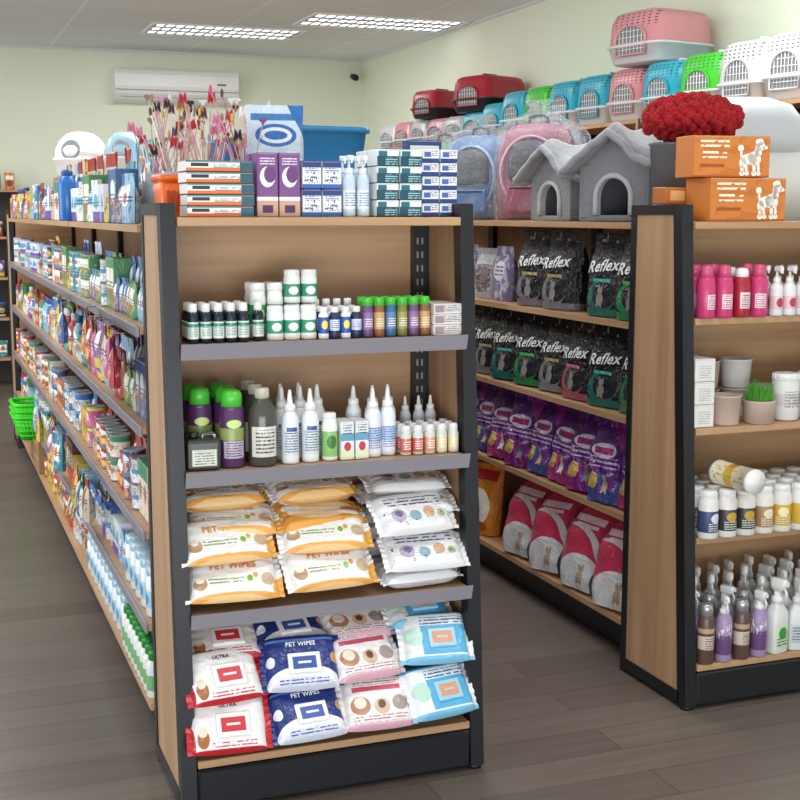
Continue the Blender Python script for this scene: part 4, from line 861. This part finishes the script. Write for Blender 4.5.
SU=[bottle('supplement_bottle','white bottle with %s label'%n,.031,.125,pat('m_su'+n,'#e2dfd9',[('r',.5,.42,.5,.26,c),('e',.5,.5,.28,.12,c2),('l',18,.5,.3,.36,.1,'#e8e4da')]),'screw',.024,.024,WHITE,neck=.74,sh=.88) for n,c,c2 in (('black','#3c3c40','#c8a03c'),('yellow','#d0a838','#f4e8b0'),('navy','#3e4a72','#dcdce8'),('brown','#a8845a','#f0dcc0'))]
for c in range(11):
    for r in range(4): put(SU[(2,0,0,3,1,1,0,2,1,3,0)[(c+r)%11]],2.195+c*.066,3.2+r*.067,z,R.uniform(-20,20),group='supplement bottles')
CN2=cylitem('canister','yellow and white cardboard canister lying on the bottles',[(0,0),(.037,0),(.038,.004),(.038,.012),(.037,.013),(.037,.167),(.038,.168),(.038,.178),(0,.18)],[GREY,GREY,GREY,WHITE,pat('m_canister','#e4dcc4',[('r',.5,.5,.5,.1,'#d8b040'),('e',.5,.5,.3,.08,'#c85a30'),('n',8,.6,.5,.5,.5,.4,'#c8a858')]),WHITE,WHITE,WHITE],cat='canister')
put(CN2,2.27,3.27,z+.184,4,90,0)
z=LBe[4]+E
BC=bottle('spray_can','brown and cream grooming spray bottle with silver cap',.026,.15,pat('m_bc','#5e4640',[('r',.5,.45,.5,.14,'#d0c0b0'),('r',.5,.7,.5,.05,'#b89878'),('l',20,.5,.45,.34,.12,'#4a3028')],.3),'dome',.045,.02,mat('silver_cap','#b0b0b4',.25,metal=.6),neck=.78)
VC=bottle('spray_can','violet printed grooming spray bottle',.026,.15,pat('m_vc','#a08cb0',[('r',.5,.35,.5,.2,'#6a4a7a'),('n',8,.55,.5,.65,.5,.15,'#e8dcec')],.3),'trigger',.06,.015,WHITE,neck=.6)
TS=bottle('spray_bottle','white trigger spray bottle with green label',.036,.16,pat('m_ts','#e0e2e0',[('r',.5,.36,.42,.22,'#d4e4c0'),('e',.5,.4,.26,.12,'#4a9a4c'),('l',16,.5,.24,.34,.08,'#3a6a4a')],.35),'trigger',.08,.018,WHITE,neck=.42,sh=.7,sq=.75)
TS2=bottle('spray_bottle','white trigger spray bottle with grey label',.034,.15,pat('m_ts2','#dedfdf',[('r',.5,.36,.42,.2,'#c8d0d4'),('l',16,.5,.34,.34,.16,'#5a6a74')],.35),'trigger',.08,.018,WHITE,neck=.42,sh=.7,sq=.75)
for c in range(4):
    for r in range(4): put([BC,VC,BC,VC][(c+r)%4] if r<2 else TS2,2.195+c*.064,3.19+r*.085,z,R.uniform(-30,30),group='grooming sprays')
for c in range(6):
    for r in range(4): put(TS if (c+r)%2==0 else TS2,2.46+c*.08,3.2+r*.088,z,R.uniform(-30,30),group='white trigger sprays')
for k,zz in enumerate((1.7,1.3,.95,.6,.25)):
    for i in range(7): put(TUB[(i*2+k)%NK] if k%2 else POUCH[(i+k)%NK],.10+i*.115,YB-.28,zz+E,group='goods on the back wall shelves')

# ================================================================= CAMERA
cam=bpy.data.cameras.new('camera'); co=bpy.data.objects.new('camera',cam); COL.objects.link(co)
cam.sensor_width=36; cam.lens=57.6; cam.clip_start=.05
co.location=(0,0,1.5); co.rotation_euler=(radians(90-8.3),0,radians(-20.6))
S.camera=co
